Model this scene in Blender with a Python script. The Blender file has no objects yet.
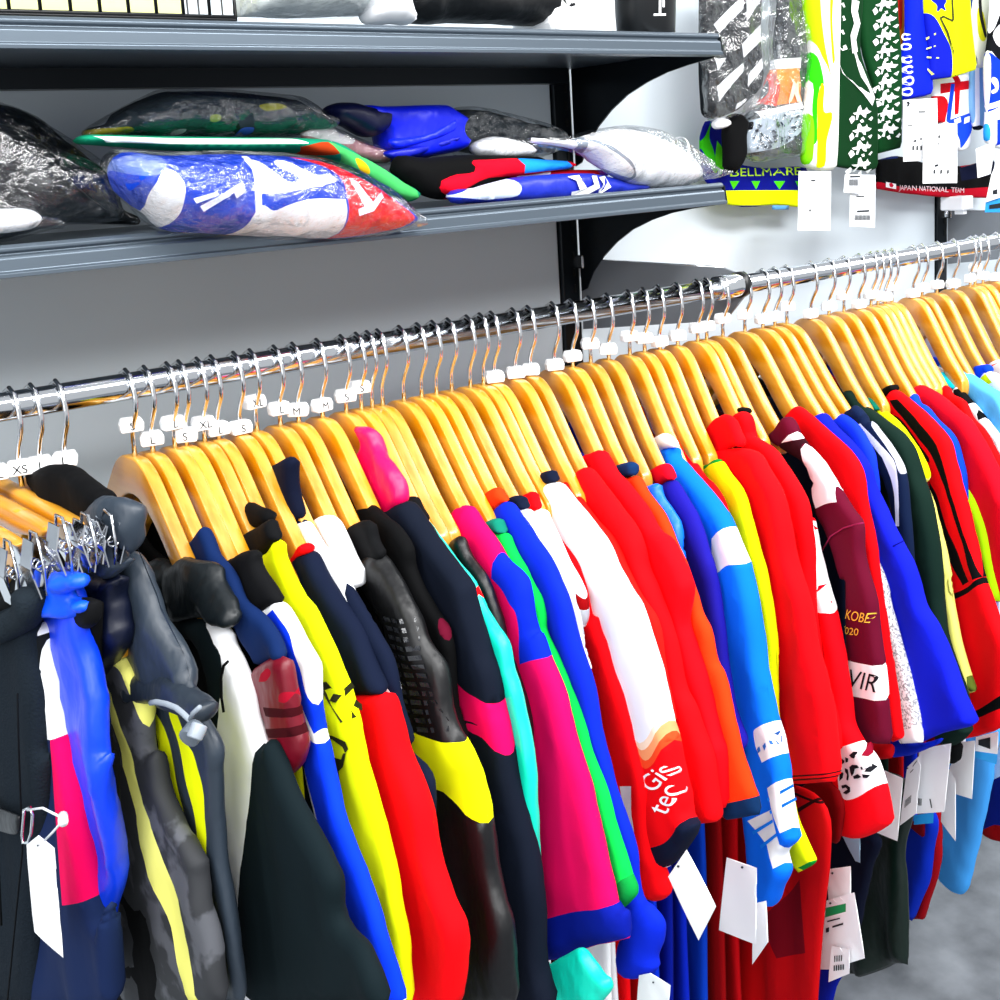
import bpy, bmesh, math, random
import numpy as np
from mathutils import Vector, Matrix, noise
from mathutils.geometry import delaunay_2d_cdt

S = bpy.context.scene
COL = S.collection
R_ = random.Random(7)

# ------------------------------------------------------------------ camera
H = 1.40                                             # eye height
FPX, PPX, PPY = 1150.0, 500.0, 350.0
CAM = np.array([0.0, 0.0, H])
M = np.array([[0.7946013316512056, -0.14507882377889753, 0.5895429234831525],
              [-0.6042122339939255, -0.09385358930521376, 0.7912768668845297],
              [-0.059466797712676, -0.9849586989643067, -0.16223458726282694]])
cd = bpy.data.cameras.new('camera')
cam = bpy.data.objects.new('camera', cd); COL.objects.link(cam)
mw = Matrix.Identity(4)
for r in range(3):
    mw[r][0] = M[r][0]; mw[r][1] = -M[r][1]; mw[r][2] = -M[r][2]; mw[r][3] = CAM[r]
cam.matrix_world = mw
cd.sensor_width = 36; cd.sensor_fit = 'HORIZONTAL'; cd.lens = 36 * FPX / 1000.0
cd.shift_y = -(500 - PPY) / 1000.0; cd.clip_start = 0.05; cd.clip_end = 60
S.camera = cam

# ------------------------------------------------------------------ light
S.view_settings.view_transform = 'Standard'; S.view_settings.look = 'None'
S.view_settings.gamma = 1.0; S.view_settings.exposure = 0.16
w = bpy.data.worlds.new('shop_ambient'); S.world = w; w.use_nodes = True
w.node_tree.nodes['Background'].inputs[0].default_value = (0.93, 0.96, 1.0, 1)
w.node_tree.nodes['Background'].inputs[1].default_value = 0.72
def area(name, loc, target, sx, sy, power, col=(1, 1, 1)):
    l = bpy.data.lights.new(name, 'AREA'); l.shape = 'RECTANGLE'; l.size = sx; l.size_y = sy
    l.energy = power; l.color = col
    o = bpy.data.objects.new(name, l); COL.objects.link(o); o.location = loc
    o.rotation_euler = (Vector(target) - Vector(loc)).to_track_quat('-Z', 'Y').to_euler()
    return o
area('ceiling_or_fill_lamp', (0.7, -0.45, 2.75), (0.9, 0.75, 1.0), 2.6, 0.35, 76)
area('ceiling_or_fill_lamp', (-1.3, 0.1, 2.7), (0.5, 1.0, 1.0), 0.35, 2.0, 26)
area('ceiling_or_fill_lamp', (-0.6, -1.9, 2.6), (0.5, 1.2, 0.9), 2.4, 0.35, 46)  # added fill behind the camera, aimed at the back wall to brighten it
area('left_fill_light', (-3.2, -1.2, 1.7), (0.4, 1.2, 1.0), 2.2, 1.8, 34, (.93, .97, 1))  # added fill with no known window, lifts the wall and garment sides from the left
area('ceiling_or_fill_lamp', (2.3, 0.25, 2.75), (1.6, 1.2, 1.0), 2.2, 0.35, 30)

# ------------------------------------------------------------------ materials
def lin(h):
    h = h.lstrip('#'); o = []
    for i in (0, 2, 4):
        c = int(h[i:i + 2], 16) / 255
        o.append(c / 12.92 if c <= .04045 else ((c + .055) / 1.055) ** 2.4)
    return (o[0], o[1], o[2], 1)
_M = {}
def mat(hexc, kind='cloth'):
    k = (hexc, kind)
    if k in _M: return _M[k]
    m = bpy.data.materials.new(f'{kind}_{hexc.lstrip("#")}'); m.use_nodes = True
    nt = m.node_tree; b = nt.nodes['Principled BSDF']; L = nt.links.new
    c_ = lin(hexc)
    if kind in ('cloth', 'shiny', 'knit'): c_ = tuple(v ** 1.22 for v in c_[:3]) + (1,)      # cloth dyes
    b.inputs['Base Color'].default_value = c_
    def tex(scale, detail=3, stretch=None):
        tc = nt.nodes.new('ShaderNodeTexCoord'); n = nt.nodes.new('ShaderNodeTexNoise')
        n.inputs['Scale'].default_value = scale; n.inputs['Detail'].default_value = detail
        if stretch:
            mp = nt.nodes.new('ShaderNodeMapping'); mp.inputs['Scale'].default_value = stretch
            L(tc.outputs['Object'], mp.inputs[0]); L(mp.outputs[0], n.inputs['Vector'])
        else: L(tc.outputs['Object'], n.inputs['Vector'])
        return n
    def bump(n, strength, dist=.002):
        bp = nt.nodes.new('ShaderNodeBump'); bp.inputs['Strength'].default_value = strength
        bp.inputs['Distance'].default_value = dist
        L(n.outputs[0], bp.inputs['Height']); L(bp.outputs[0], b.inputs['Normal'])
    def ramp(n, c0, c1, p0=.35, p1=.65):
        r = nt.nodes.new('ShaderNodeValToRGB')
        r.color_ramp.elements[0].color = lin(c0); r.color_ramp.elements[1].color = lin(c1)
        r.color_ramp.elements[0].position = p0; r.color_ramp.elements[1].position = p1
        L(n.outputs[0], r.inputs[0]); L(r.outputs[0], b.inputs['Base Color'])
    if kind == 'cloth':
        b.inputs['Roughness'].default_value = .85; b.inputs['Specular IOR Level'].default_value = .12
        bump(tex(26, 2, (1, 1, .35)), .35, .006)
    elif kind == 'knit':
        b.inputs['Roughness'].default_value = .95; b.inputs['Specular IOR Level'].default_value = .05
        bump(tex(420, 2), .5, .002)
    elif kind == 'heather':
        b.inputs['Roughness'].default_value = .9
        ramp(tex(380, 2), '#8d8f94', '#f4f4f6', .38, .56)
    elif kind == 'shiny':
        b.inputs['Roughness'].default_value = .42; b.inputs['Specular IOR Level'].default_value = .4
        bump(tex(30, 3, (1, 1, .5)), .5, .008)
    elif kind == 'foil':
        b.inputs['Roughness'].default_value = .22; b.inputs['Specular IOR Level'].default_value = .8
        bump(tex(60, 3), .6, .006)
    elif kind == 'plastic':
        b.inputs['Roughness'].default_value = .35
    elif kind == 'paper':
        b.inputs['Roughness'].default_value = .6
    elif kind == 'ink':
        b.inputs['Roughness'].default_value = .7; b.inputs['Specular IOR Level'].default_value = .1
    elif kind == 'chrome':
        b.inputs['Metallic'].default_value = 1; b.inputs['Roughness'].default_value = .12
    elif kind == 'paint':
        b.inputs['Metallic'].default_value = .55; b.inputs['Roughness'].default_value = .33
        bump(tex(14, 4), .08, .003)
    elif kind == 'wood':
        oi = nt.nodes.new('ShaderNodeObjectInfo')
        n = tex(3, 3, (3, 40, 14))
        r = nt.nodes.new('ShaderNodeValToRGB')
        r.color_ramp.elements[0].color = lin('#cc8730'); r.color_ramp.elements[1].color = lin('#e8b25e')
        r.color_ramp.elements[0].position = .3; r.color_ramp.elements[1].position = .7
        L(n.outputs[0], r.inputs[0])
        hs = nt.nodes.new('ShaderNodeHueSaturation'); hs.inputs['Saturation'].default_value = 1.08
        mr = nt.nodes.new('ShaderNodeMapRange'); mr.inputs['To Min'].default_value = .82; mr.inputs['To Max'].default_value = 1.15
        L(oi.outputs['Random'], mr.inputs[0]); L(mr.outputs[0], hs.inputs['Value'])
        L(r.outputs[0], hs.inputs['Color']); L(hs.outputs[0], b.inputs['Base Color'])
        b.inputs['Roughness'].default_value = .34; b.inputs['Specular IOR Level'].default_value = .5; b.inputs['Coat Weight'].default_value = .7; b.inputs['Coat Roughness'].default_value = .22
    elif kind == 'wall':
        ramp(tex(1.6, 3), '#c3ced6', '#d2dbe1', .3, .7); b.inputs['Roughness'].default_value = .5
    elif kind == 'floor':
        n = tex(9, 9); ramp(n, '#53575c', '#858a90', .33, .68); b.inputs['Roughness'].default_value = .55
        bump(n, .1, .003)
    elif kind == 'camo':
        ramp(tex(24, 4), '#232529', '#4c4e54', .5, .56); b.inputs['Roughness'].default_value = .75
    elif kind == 'film':
        out = nt.nodes['Material Output']; nt.nodes.remove(b)
        tr = nt.nodes.new('ShaderNodeBsdfTransparent'); tr.inputs[0].default_value = (.97, .98, .99, 1)
        gl = nt.nodes.new('ShaderNodeBsdfGlossy'); gl.inputs['Roughness'].default_value = .14
        n = tex(34, 5); bp = nt.nodes.new('ShaderNodeBump'); bp.inputs['Strength'].default_value = 1.0
        bp.inputs['Distance'].default_value = .02; L(n.outputs[0], bp.inputs['Height']); L(bp.outputs[0], gl.inputs['Normal'])
        lw = nt.nodes.new('ShaderNodeLayerWeight'); lw.inputs[0].default_value = .35
        L(bp.outputs[0], lw.inputs['Normal'])
        mr = nt.nodes.new('ShaderNodeMapRange'); mr.inputs['To Min'].default_value = .07; mr.inputs['To Max'].default_value = .7
        L(lw.outputs['Facing'], mr.inputs[0])
        mx = nt.nodes.new('ShaderNodeMixShader')
        L(mr.outputs[0], mx.inputs[0]); L(tr.outputs[0], mx.inputs[1]); L(gl.outputs[0], mx.inputs[2])
        L(mx.outputs[0], out.inputs[0])
    _M[k] = m
    return m
PAL = dict(red='#f00018', red2='#e00016', crim='#d20028', dred='#a8000f', maroon='#6e0a33', dmaroon='#3a0418',
  white='#f4f5f7', offw='#e4e6ea', blue='#0648e8', royal='#0b35c8', dblue='#0726a0', indigo='#2a22a0', sky='#68bdf2', azure='#0a80fa',
  navy='#14203a', navy2='#101a34', black='#0b0c0f', blk='#151619', char='#1f242b', slate='#3c4651', teal='#138a74', dteal='#16262b',
  yellow='#ecf408', lime='#b4f00c', pale='#f2f08a', green='#0ad45a', dgreen='#0c281f', pink='#f2006c', mag='#e8129e', turq='#10d8c0',
  orange='#fb4a14', ored='#f02018', grey='#8a8f96', lgrey='#c8ccd2', gold='#e0b840', cyan='#10d4ea')
def cm(c):
    """'red', 'black/shiny', '#abcdef/knit' -> material"""
    kind = 'cloth'
    if '/' in c: c, kind = c.split('/')
    return mat(PAL.get(c, c), kind)

# ------------------------------------------------------------------ photograph windows -> photograph pixels
ZW = dict(A=(200,500,4), B=(400,470,4), C=(200,750,10/3), D=(450,720,1000/280), E=(480,470,6.25), F=(560,600,6.25), H=(560,760,6.25),
  I=(560,860,6.25), K=(580,430,6.25), L=(650,680,3.125), M=(700,600,6.25), N=(620,450,4), O=(780,380,1000/220), Q=(780,580,1000/220),
  S=(860,700,1000/140), T=(800,780,1000/220), U=(860,340,1000/140), V=(0,500,4), W=(860,460,1000/140), X=(0,750,4), Y=(0,420,1000/140),
  Z=(0,540,1000/140), R=(120,600,1000/140), G=(130,500,6.25), J=(200,300,10/3), P=(450,240,10/3), b=(680,0,3.125), c=(800,0,5),
  d=(690,0,6.25), e=(80,80,1000/340), f=(0,80,6.25), g=(350,0,2.5), h=(0,0,2.5), p=(0,0,1))
def px(s):
    """'A:1,2 3,4! B:5,6' -> list of (x, y, corner)"""
    cur = ZW['p']; o = []
    for tok in s.split():
        if ':' in tok: k, tok = tok.split(':'); cur = ZW[k]
        cn = tok.endswith('!'); x, y = tok.rstrip('!').split(',')
        o.append((cur[0] + float(x) / cur[2], cur[1] + float(y) / cur[2], cn))
    return o
def ray(x, y): return M @ np.array([x - PPX, y - PPY, FPX])
class Frame:
    """A vertical plane in the shop: origin, heading of its u axis; v is up, n faces the shopper."""
    def __init__(s, O, th):
        s.O = np.array(O, float); s.th = th
        s.U = np.array([math.cos(th), math.sin(th), 0]); s.N = np.array([math.sin(th), -math.cos(th), 0])
    def uv(s, x, y, n=0.):
        d = ray(x, y); O = s.O + n * s.N
        P = CAM + d * (((O - CAM) @ s.N) / (d @ s.N)) - s.O
        return float(P @ s.U), float(P[2])
    def at(s, u, v, n=0.): return Vector(s.O + u * s.U + n * s.N + np.array([0, 0, v]))
def chaikin(P, it=2):
    """Smooth closed curve through every traced point; corner points stay sharp."""
    if all(c for _, _, c in P): return P
    Q = []
    for q in P:
        if Q and math.hypot(q[0] - Q[-1][0], q[1] - Q[-1][1]) < .0035:
            if q[2]: Q[-1] = q
            continue
        Q.append(q)
    while len(Q) > 3 and math.hypot(Q[0][0] - Q[-1][0], Q[0][1] - Q[-1][1]) < .0035: Q.pop()
    P = Q if len(Q) > 3 else P; n = len(P)
    A = np.array([(x, y) for x, y, _ in P]); o = []
    d = np.linalg.norm(np.roll(A, -1, 0) - A, axis=1) + 1e-9
    Tn = [(A[(i + 1) % n] - A[i - 1]) / (np.linalg.norm(A[(i + 1) % n] - A[i - 1]) + 1e-9) for i in range(n)]
    Ld = [1.6 * min(d[i - 1], d[i]) for i in range(n)]
    for i in range(n):
        j = (i + 1) % n; L = d[i]; ch = (A[j] - A[i]) / L
        m0 = ch * L if P[i][2] else Tn[i] * min(L, Ld[i]); m1 = ch * L if P[j][2] else Tn[j] * min(L, Ld[j])
        k = 4 if L > .004 else 2
        for s in range(k):
            t = s / k; t2 = t * t; t3 = t2 * t
            q = (2 * t3 - 3 * t2 + 1) * A[i] + (t3 - 2 * t2 + t) * m0 + (-2 * t3 + 3 * t2) * A[j] + (t3 - t2) * m1
            o.append((float(q[0]), float(q[1]), False))
    return o
def resample(P, step):
    o = []; n = len(P)
    for i in range(n):
        a = P[i]; b_ = P[(i + 1) % n]; L = math.hypot(b_[0] - a[0], b_[1] - a[1])
        if L < 5e-4: continue
        k = max(1, int(math.ceil(L / step)))
        for j in range(k): o.append((a[0] + (b_[0] - a[0]) * j / k, a[1] + (b_[1] - a[1]) * j / k))
    return o
def inside(P, Q):
    """points P (n,2) inside polygon Q"""
    x, y = P[:, 0], P[:, 1]; r = np.zeros(len(P), bool); n = len(Q)
    for i in range(n):
        x1, y1 = Q[i]; x2, y2 = Q[(i + 1) % n]
        if y1 == y2: continue
        c = ((y1 > y) != (y2 > y)) & (x < (x2 - x1) * (y - y1) / (y2 - y1) + x1); r ^= c
    return r
def edge_dist(P, Q):
    A = np.array(Q); B_ = np.roll(A, -1, 0); D = B_ - A; l2 = (D ** 2).sum(1) + 1e-12
    t = np.clip(((P[:, None, :] - A) * D).sum(2) / l2, 0, 1)
    return np.sqrt((((A + t[..., None] * D) - P[:, None, :]) ** 2).sum(2)).min(1)

def new_obj(name, me, parent=None):
    o = bpy.data.objects.new(name, me); COL.objects.link(o)
    if parent: o.parent = parent
    return o
def tag(o, label=None, cat=None, group=None, kind=None):
    if label: o['label'] = label
    if cat: o['category'] = cat
    if group: o['group'] = group
    if kind: o['kind'] = kind
    return o
def root(name, fr, label, cat, group=None):
    o = bpy.data.objects.new(name, None); COL.objects.link(o); o.empty_display_size = .05
    o.location = Vector(fr.O); o.rotation_euler = (0, 0, fr.th)
    return tag(o, label, cat, group)

def slab(name, parent, fr, out, c, patches=(), T=.008, wd=.010, off=0., fold=.0015, g=.011, seed=0, it=2, uv=False, bend=None, edge=.012, kind=None, wrinkle=.0, single=False, flat=False, pn=.15, on=-.35):
    """A stuffed sheet: outline in the frame's plane, colour regions cut into it, rounded rim, folds."""
    nref = off + pn * T
    def conv(P, n=nref): return [fr.uv(x, y, n) + (cn,) for x, y, cn in P]
    o2 = chaikin(out if uv else conv(px(out), off + on * T), it)
    Q = resample([(p[0], p[1]) for p in o2], edge)
    ar = sum(Q[i - 1][0] * Q[i][1] - Q[i][0] * Q[i - 1][1] for i in range(len(Q)))
    if ar < 0: Q = Q[::-1]
    Qa = np.array(Q); V = [tuple(q) for q in Q]; faces = [list(range(len(Q)))]; mats = [cm(c)]; pm = []
    for pc, pp in patches:
        raw = pp if not isinstance(pp, str) else conv(px(pp))
        pq = resample([(p[0], p[1]) for p in chaikin(raw, it)], edge)
        a2 = sum(pq[i - 1][0] * pq[i][1] - pq[i][0] * pq[i - 1][1] for i in range(len(pq)))
        if a2 < 0: pq = pq[::-1]
        faces.append(list(range(len(V), len(V) + len(pq)))); V += [tuple(q) for q in pq]
        m_ = cm(pc)
        if m_ not in mats: mats.append(m_)
        pm.append(mats.index(m_))
    mx = Qa.max(0); mn = Qa.min(0)
    gx, gy = np.meshgrid(np.arange(mn[0], mx[0], g), np.arange(mn[1], mx[1], g * 1.3))
    gy = gy + (np.arange(gx.shape[1]) % 2) * g * .6
    GP = np.stack([gx.ravel(), gy.ravel()], 1); GP = GP[inside(GP, Q)]
    dm = wd
    if len(GP):
        gd = edge_dist(GP, Q); dm = min(wd, max(gd.max(), .002)); GP = GP[gd > dm * .85]
    else: dm = min(wd, .004)
    nx = np.roll(Qa, -1, 0) - np.roll(Qa, 1, 0); nrm = np.stack([-nx[:, 1], nx[:, 0]], 1)
    nrm /= (np.linalg.norm(nrm, axis=1)[:, None] + 1e-9)
    ring = []
    for k in (.1, .33, .66):
        rp = Qa + nrm * dm * k; rp = rp[inside(rp, Q)]
        if len(rp): ring.append(rp[edge_dist(rp, Q) > dm * k * .93])
    IP = np.concatenate([GP] + ring) if ring else GP
    IP = IP + (np.random.RandomState(seed).rand(*IP.shape) - .5) * 1e-4
    V += [tuple(q) for q in IP]
    r = delaunay_2d_cdt([Vector(v) for v in V], [], faces, 1, 1e-6)
    pv = np.array([(v.x, v.y) for v in r[0]])
    T3 = np.array([t for t in r[2] if len(t) == 3]); cen = pv[T3].mean(1); keep = inside(cen, Q); tm = np.zeros(len(T3), int)
    for k, m_ in enumerate(pm): tm[inside(cen, [V[i] for i in faces[k + 1]])] = m_
    tris = [(tuple(int(i) for i in T3[k]), int(tm[k])) for k in range(len(T3)) if keep[k]]
    d = edge_dist(pv, Q); d[d < 2e-5] = 0
    rs = np.random.RandomState(seed + 11); ph = rs.rand(6) * 6.28
    u, v = pv[:, 0], pv[:, 1]
    top = mx[1]
    rm = np.clip((top - v) / max(.05, (top - mn[1])), 0, 1) * .8 + .2
    def surf(u, v, d, rm):
        h = T * np.clip(1 - (1 - np.minimum(d / dm, 1)) ** 2.6, 0, 1) ** .55
        m = fold * rm * (np.sin(62 * (u + .18 * v) + ph[0]) + .7 * np.sin(101 * (u - .12 * v) + ph[1]) + .6 * np.sin(34 * u + 19 * v + ph[2]))
        if wrinkle:
            m = m + np.array([wrinkle * noise.noise(Vector((a * 28 + seed, b_ * 28, seed * 1.7))) + .5 * wrinkle * noise.noise(Vector((a * 70, b_ * 70, seed * 2.3))) for a, b_ in zip(np.atleast_1d(u), np.atleast_1d(v))])
        if bend: m = m + bend(u, v)
        return off + m, h
    m, h = surf(u, v, d, rm)
    n = len(pv); verts = [(u[i], -(m[i] + h[i]), v[i]) for i in range(n)]; back = {}
    for i in range(n):
        if d[i] == 0 or single: back[i] = i
        else: back[i] = len(verts); verts.append((u[i], -(m[i] - h[i]), v[i]))
    F = []; MI = []
    for t, mi in tris:
        a, b_, c_ = t
        cr = (pv[b_][0] - pv[a][0]) * (pv[c_][1] - pv[a][1]) - (pv[b_][1] - pv[a][1]) * (pv[c_][0] - pv[a][0])
        if abs(cr) < 1e-12: continue
        if cr < 0: b_, c_ = c_, b_
        F.append((a, b_, c_)); MI.append(mi)
        if not single:
            q = (back[a], back[c_], back[b_])
            if q != (a, c_, b_): F.append(q); MI.append(mi)
    me = bpy.data.meshes.new(name); me.from_pydata(verts, [], F)
    for m_ in mats: me.materials.append(m_)
    me.polygons.foreach_set('material_index', MI); me.polygons.foreach_set('use_smooth', [not flat] * len(F)); me.update()
    ob = new_obj(name, me, parent)
    if not parent: ob.location = Vector(fr.O); ob.rotation_euler = (0, 0, fr.th)
    if kind: ob['kind'] = kind
    def ns(uu, vv):
        P = np.array([[uu, vv]]); dd = edge_dist(P, Q)
        if not inside(P, Q)[0]: dd = dd * 0
        mm, hh = surf(np.array([uu]), np.array([vv]), dd, np.clip((top - np.array([vv])) / max(.05, top - mn[1]), 0, 1) * .8 + .2)
        return float(mm[0] + hh[0])
    ob_info = (ob, ns, nref)
    return ob_info

def text(name, parent, fr, info, s, p0, p1, hpx, c, lift=.0012, shear=0.):
    """Lettering laid on a part: baseline from p0 to p1 (photograph pixels), cap height hpx."""
    ob, ns, nref = info
    cu = bpy.data.curves.new('lettering', 'FONT'); cu.body = s; cu.size = 1; cu.shear = shear; cu.offset = 0
    to = bpy.data.objects.new('lettering', cu); COL.objects.link(to)
    dg = bpy.context.evaluated_depsgraph_get(); me = bpy.data.meshes.new_from_object(to.evaluated_get(dg))
    bpy.data.objects.remove(to)
    co = np.array([v.co[:] for v in me.vertices]); mn = co.min(0); mx = co.max(0); W = mx[0] - mn[0]; Hh = mx[1] - mn[1]
    (x0, y0), (x1, y1) = p0, p1
    L = math.hypot(x1 - x0, y1 - y0); ex, ey = (x1 - x0) / L, (y1 - y0) / L
    for v in me.vertices:
        a = (v.co.x - mn[0]) / W; b_ = (v.co.y - mn[1]) / Hh
        X = x0 + ex * L * a + ey * hpx * b_; Yp = y0 + ey * L * a - ex * hpx * b_
        uu, vv = fr.uv(X, Yp, nref)
        v.co = (uu, -(ns(uu, vv) + lift), vv)
    me.materials.clear(); me.materials.append(cm(c)); me.name = name
    o = new_obj(name, me, parent)
    return o
def strokes(name, parent, fr, info, polys, c, lift=.001):
    """Small printed shapes lying on a part (polygons in photograph pixels)."""
    if 2 <= len(polys) <= 3:
        strokes(name, parent, fr, info, polys[1:], c, lift); polys = polys[:1]
    ob, ns, nref = info; V = []; F = []
    for pp in polys:
        q = px(pp); k = len(V)
        for x, y, _ in q:
            uu, vv = fr.uv(x, y, nref); V.append((uu, -(ns(uu, vv) + lift), vv))
        F.append(tuple(range(k, k + len(q))))
    me = bpy.data.meshes.new(name); me.from_pydata(V, [], F); me.materials.append(cm(c)); me.update()
    return new_obj(name, me, parent)

def tube_geo(pts, rad, seg=8, cap=True, V=None, F=None):
    V = [] if V is None else V; F = [] if F is None else F
    P = [Vector(p) for p in pts]; n = len(P); rr = rad if isinstance(rad, (list, tuple)) else [rad] * n
    up = None; base = len(V)
    for i in range(n):
        t = (P[min(i + 1, n - 1)] - P[max(i - 1, 0)]).normalized()
        if up is None: up = t.orthogonal().normalized()
        up = (up - t * up.dot(t)); up = up.normalized() if up.length > 1e-6 else t.orthogonal().normalized()
        s = t.cross(up)
        for j in range(seg):
            a = 2 * math.pi * j / seg; V.append(tuple(P[i] + (up * math.cos(a) + s * math.sin(a)) * rr[i]))
    for i in range(n - 1):
        for j in range(seg):
            a = base + i * seg + j; b_ = base + i * seg + (j + 1) % seg
            F.append((a, b_, b_ + seg, a + seg))
    if cap: F.append(tuple(base + j for j in range(seg))[::-1]); F.append(tuple(base + (n - 1) * seg + j for j in range(seg)))
    return V, F
def box_geo(c, s, V=None, F=None, rot=None):
    V = [] if V is None else V; F = [] if F is None else F; k = len(V)
    for z in (-1, 1):
        for y in (-1, 1):
            for x in (-1, 1):
                q = Vector((x * s[0] / 2, y * s[1] / 2, z * s[2] / 2))
                if rot: q = rot @ q
                V.append(tuple(q + Vector(c)))
    F += [tuple(k + i for i in f) for f in ((0, 2, 3, 1), (4, 5, 7, 6), (0, 1, 5, 4), (2, 6, 7, 3), (0, 4, 6, 2), (1, 3, 7, 5))]
    return V, F
def mesh(name, V, F, m, parent=None, smooth=False, bevel=0., loc=None):
    me = bpy.data.meshes.new(name); me.from_pydata(V, [], F); me.materials.append(m)
    if smooth: me.polygons.foreach_set('use_smooth', [True] * len(F))
    me.update(); o = new_obj(name, me, parent)
    if loc is not None: o.location = loc
    if bevel:
        b_ = o.modifiers.new('bevel', 'BEVEL'); b_.width = bevel; b_.segments = 2; b_.limit_method = 'ANGLE'
    return o
def board(name, parent, out, T, c, bevel):
    """A sawn board: outline in its own plane, square edges with a small round-over."""
    n = len(out); V = [(u, -T, v) for u, v, _ in out] + [(u, T, v) for u, v, _ in out]
    F = [tuple(range(n)), tuple(range(n, 2 * n))[::-1]] + [((i + 1) % n, i, n + i, n + (i + 1) % n) for i in range(n)]
    bm = bmesh.new(); vs = [bm.verts.new(v) for v in V]
    for f in F: bm.faces.new([vs[i] for i in f])
    bmesh.ops.recalc_face_normals(bm, faces=bm.faces); bm.normal_update()
    ed = [e for e in bm.edges if abs(e.verts[0].co.y - e.verts[1].co.y) < 1e-7]
    bmesh.ops.bevel(bm, geom=ed, offset=bevel, segments=2, profile=.5, affect='EDGES')
    bmesh.ops.triangulate(bm, faces=[f for f in bm.faces if len(f.verts) > 4])
    me = bpy.data.meshes.new(name); bm.to_mesh(me); bm.free(); me.materials.append(c)
    me.polygons.foreach_set('use_smooth', [True] * len(me.polygons)); me.update()
    me.set_sharp_from_angle(angle=math.radians(50))
    return new_obj(name, me, parent)
def extrude_x(prof, x0, x1):
    n = len(prof); V = [(x0, y, z) for y, z in prof] + [(x1, y, z) for y, z in prof]
    F = [(i, (i + 1) % n, n + (i + 1) % n, n + i) for i in range(n)] + [tuple(range(n))[::-1], tuple(range(n, 2 * n))]
    return V, F

# ------------------------------------------------------------------ the shop: floor, back wall, shelving posts
YF = 1.3355; XJ = 1.156; YR = 1.017; ZR = H - .180; ZN = H - .2465
ZLO = H - .0458; ZUP = H + .1446
STEEL = mat('#57626c', 'paint'); DARK = mat('#12191f', 'paint')
V, F = box_geo((.9, .4, -.02), (7, 5, .04)); tag(mesh('floor', V, F, mat('#60656a', 'floor')), kind='structure')
V, F = box_geo((.9, 2.0, 1.4), (7, .05, 2.8)); tag(mesh('wall_back', V, F, mat('#d8dadc', 'wall')), kind='structure')
WALLP = mat('#c0c4c8', 'wall')
for i, (a, b_) in enumerate(((-.9, 1.121), (1.157, 2.121), (2.157, 3.2))):
    fr = Frame(((a + b_) / 2, YF + .03, 0), 0)
    V, F = box_geo(((a + b_) / 2, YF + .015, 1.35), (b_ - a, .02, 2.5)); o = mesh('back_panel', V, F, WALLP, bevel=.004)
    tag(o, ['grey back panel behind the loaded shelves, left of the first dark post', 'bright grey back panel between the two dark posts',
            'grey back panel right of the second dark post'][i], 'panel', kind='structure')
def post(x, label):
    t = root('shelving_post', Frame((x + .017, YF + .015, 0), 0), label, 'post')
    V, F = box_geo((0, 0, 1.25), (.034, .03, 2.5)); mesh('upright', V, F, DARK, t, bevel=.002)
    V = []; F = []
    for k in range(46): box_geo((.006, -.0155, .9 + k * .025), (.004, .002, .012), V, F)
    mesh('slot_row', V, F, mat('#030405', 'plastic'), t)
    return t
post(1.122, 'dark steel shelving post at the right end of the shelves')
post(2.122, 'dark steel shelving post near the right edge under the towels')

def shelf(zt, label):
    t = root('wall_shelf', Frame((0, 1.035, zt), 0), label, 'shelf')
    pr = [(.298, -.004), (.012, -.004), (.012, 0), (.005, 0), (.002, -.003), (.002, -.0055), (.005, -.007), (.005, -.0085), (.0015, -.010), (.0, -.012), (-.001, -.0225), (-.004, -.024), (-.004, -.028), (.02, -.028), (.02, -.017), (.298, -.017)]
    V, F = extrude_x(pr, -1.0, XJ - .002); mesh('tray', V, F, STEEL, t, bevel=.0006)
    V, F = box_geo((0, .285, -.028), (2.3, .02, .022)); V = [(x - .02, y, z) for x, y, z in V]; mesh('rear_beam', V, F, DARK, t)
    # end bracket: a plate whose lower edge sweeps from the front lip down to the post
    c = [(0, -.026)]; low = [(.02, -.030), (.06, -.034), (.1, -.040), (.14, -.050), (.18, -.064), (.215, -.083), (.245, -.105), (.27, -.13), (.285, -.155), (.298, -.16)]
    prof = [(.298, -.004), (.004, -.004), (.0, -.026)] + low
    n = len(prof); V = [(XJ + .000, y, z) for y, z in prof] + [(XJ + .003, y, z) for y, z in prof]
    F = [(i, (i + 1) % n, n + (i + 1) % n, n + i) for i in range(n)] + [tuple(range(n))[::-1], tuple(range(n, 2 * n))]
    mesh('end_bracket', V, F, DARK, t)
    return t
shelf(ZLO, 'grey steel shelf carrying bagged towels and folded kit, just above the rail')
shelf(ZUP, 'grey steel upper shelf with a wire basket and a black cup')

# rails and their brackets
def rail(x0, x1, label):
    t = root('clothes_rail', Frame(((x0 + x1) / 2, YR, ZR), 0), label, 'rail'); h_ = (x1 - x0) / 2
    V, F = tube_geo([(-h_, 0, 0), (h_, 0, 0)], .0125, 32); mesh('tube', V, F, mat('#cfd2d6', 'chrome'), t, True)
    if x0 < 0:
        V, F = tube_geo([(h_ - .045, 0, 0), (h_ - .044, 0, 0), (h_ - .004, 0, 0), (h_ + .001, 0, 0)], [.0128, .0158, .0158, .015], 32)
        mesh('end_sleeve', V, F, mat('#dcdfe2', 'chrome'), t, True)
        V, F = tube_geo([(h_ - .003, 0, 0), (h_ + .006, 0, 0)], .0172, 32); mesh('rubber_ring', V, F, mat('#08090a', 'plastic'), t, True)
    return t
rail(-.75, XJ, 'near chromed clothes rail running to the black ring joint')
rail(XJ + .008, 2.9, 'far chromed clothes rail right of the black ring joint')
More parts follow.
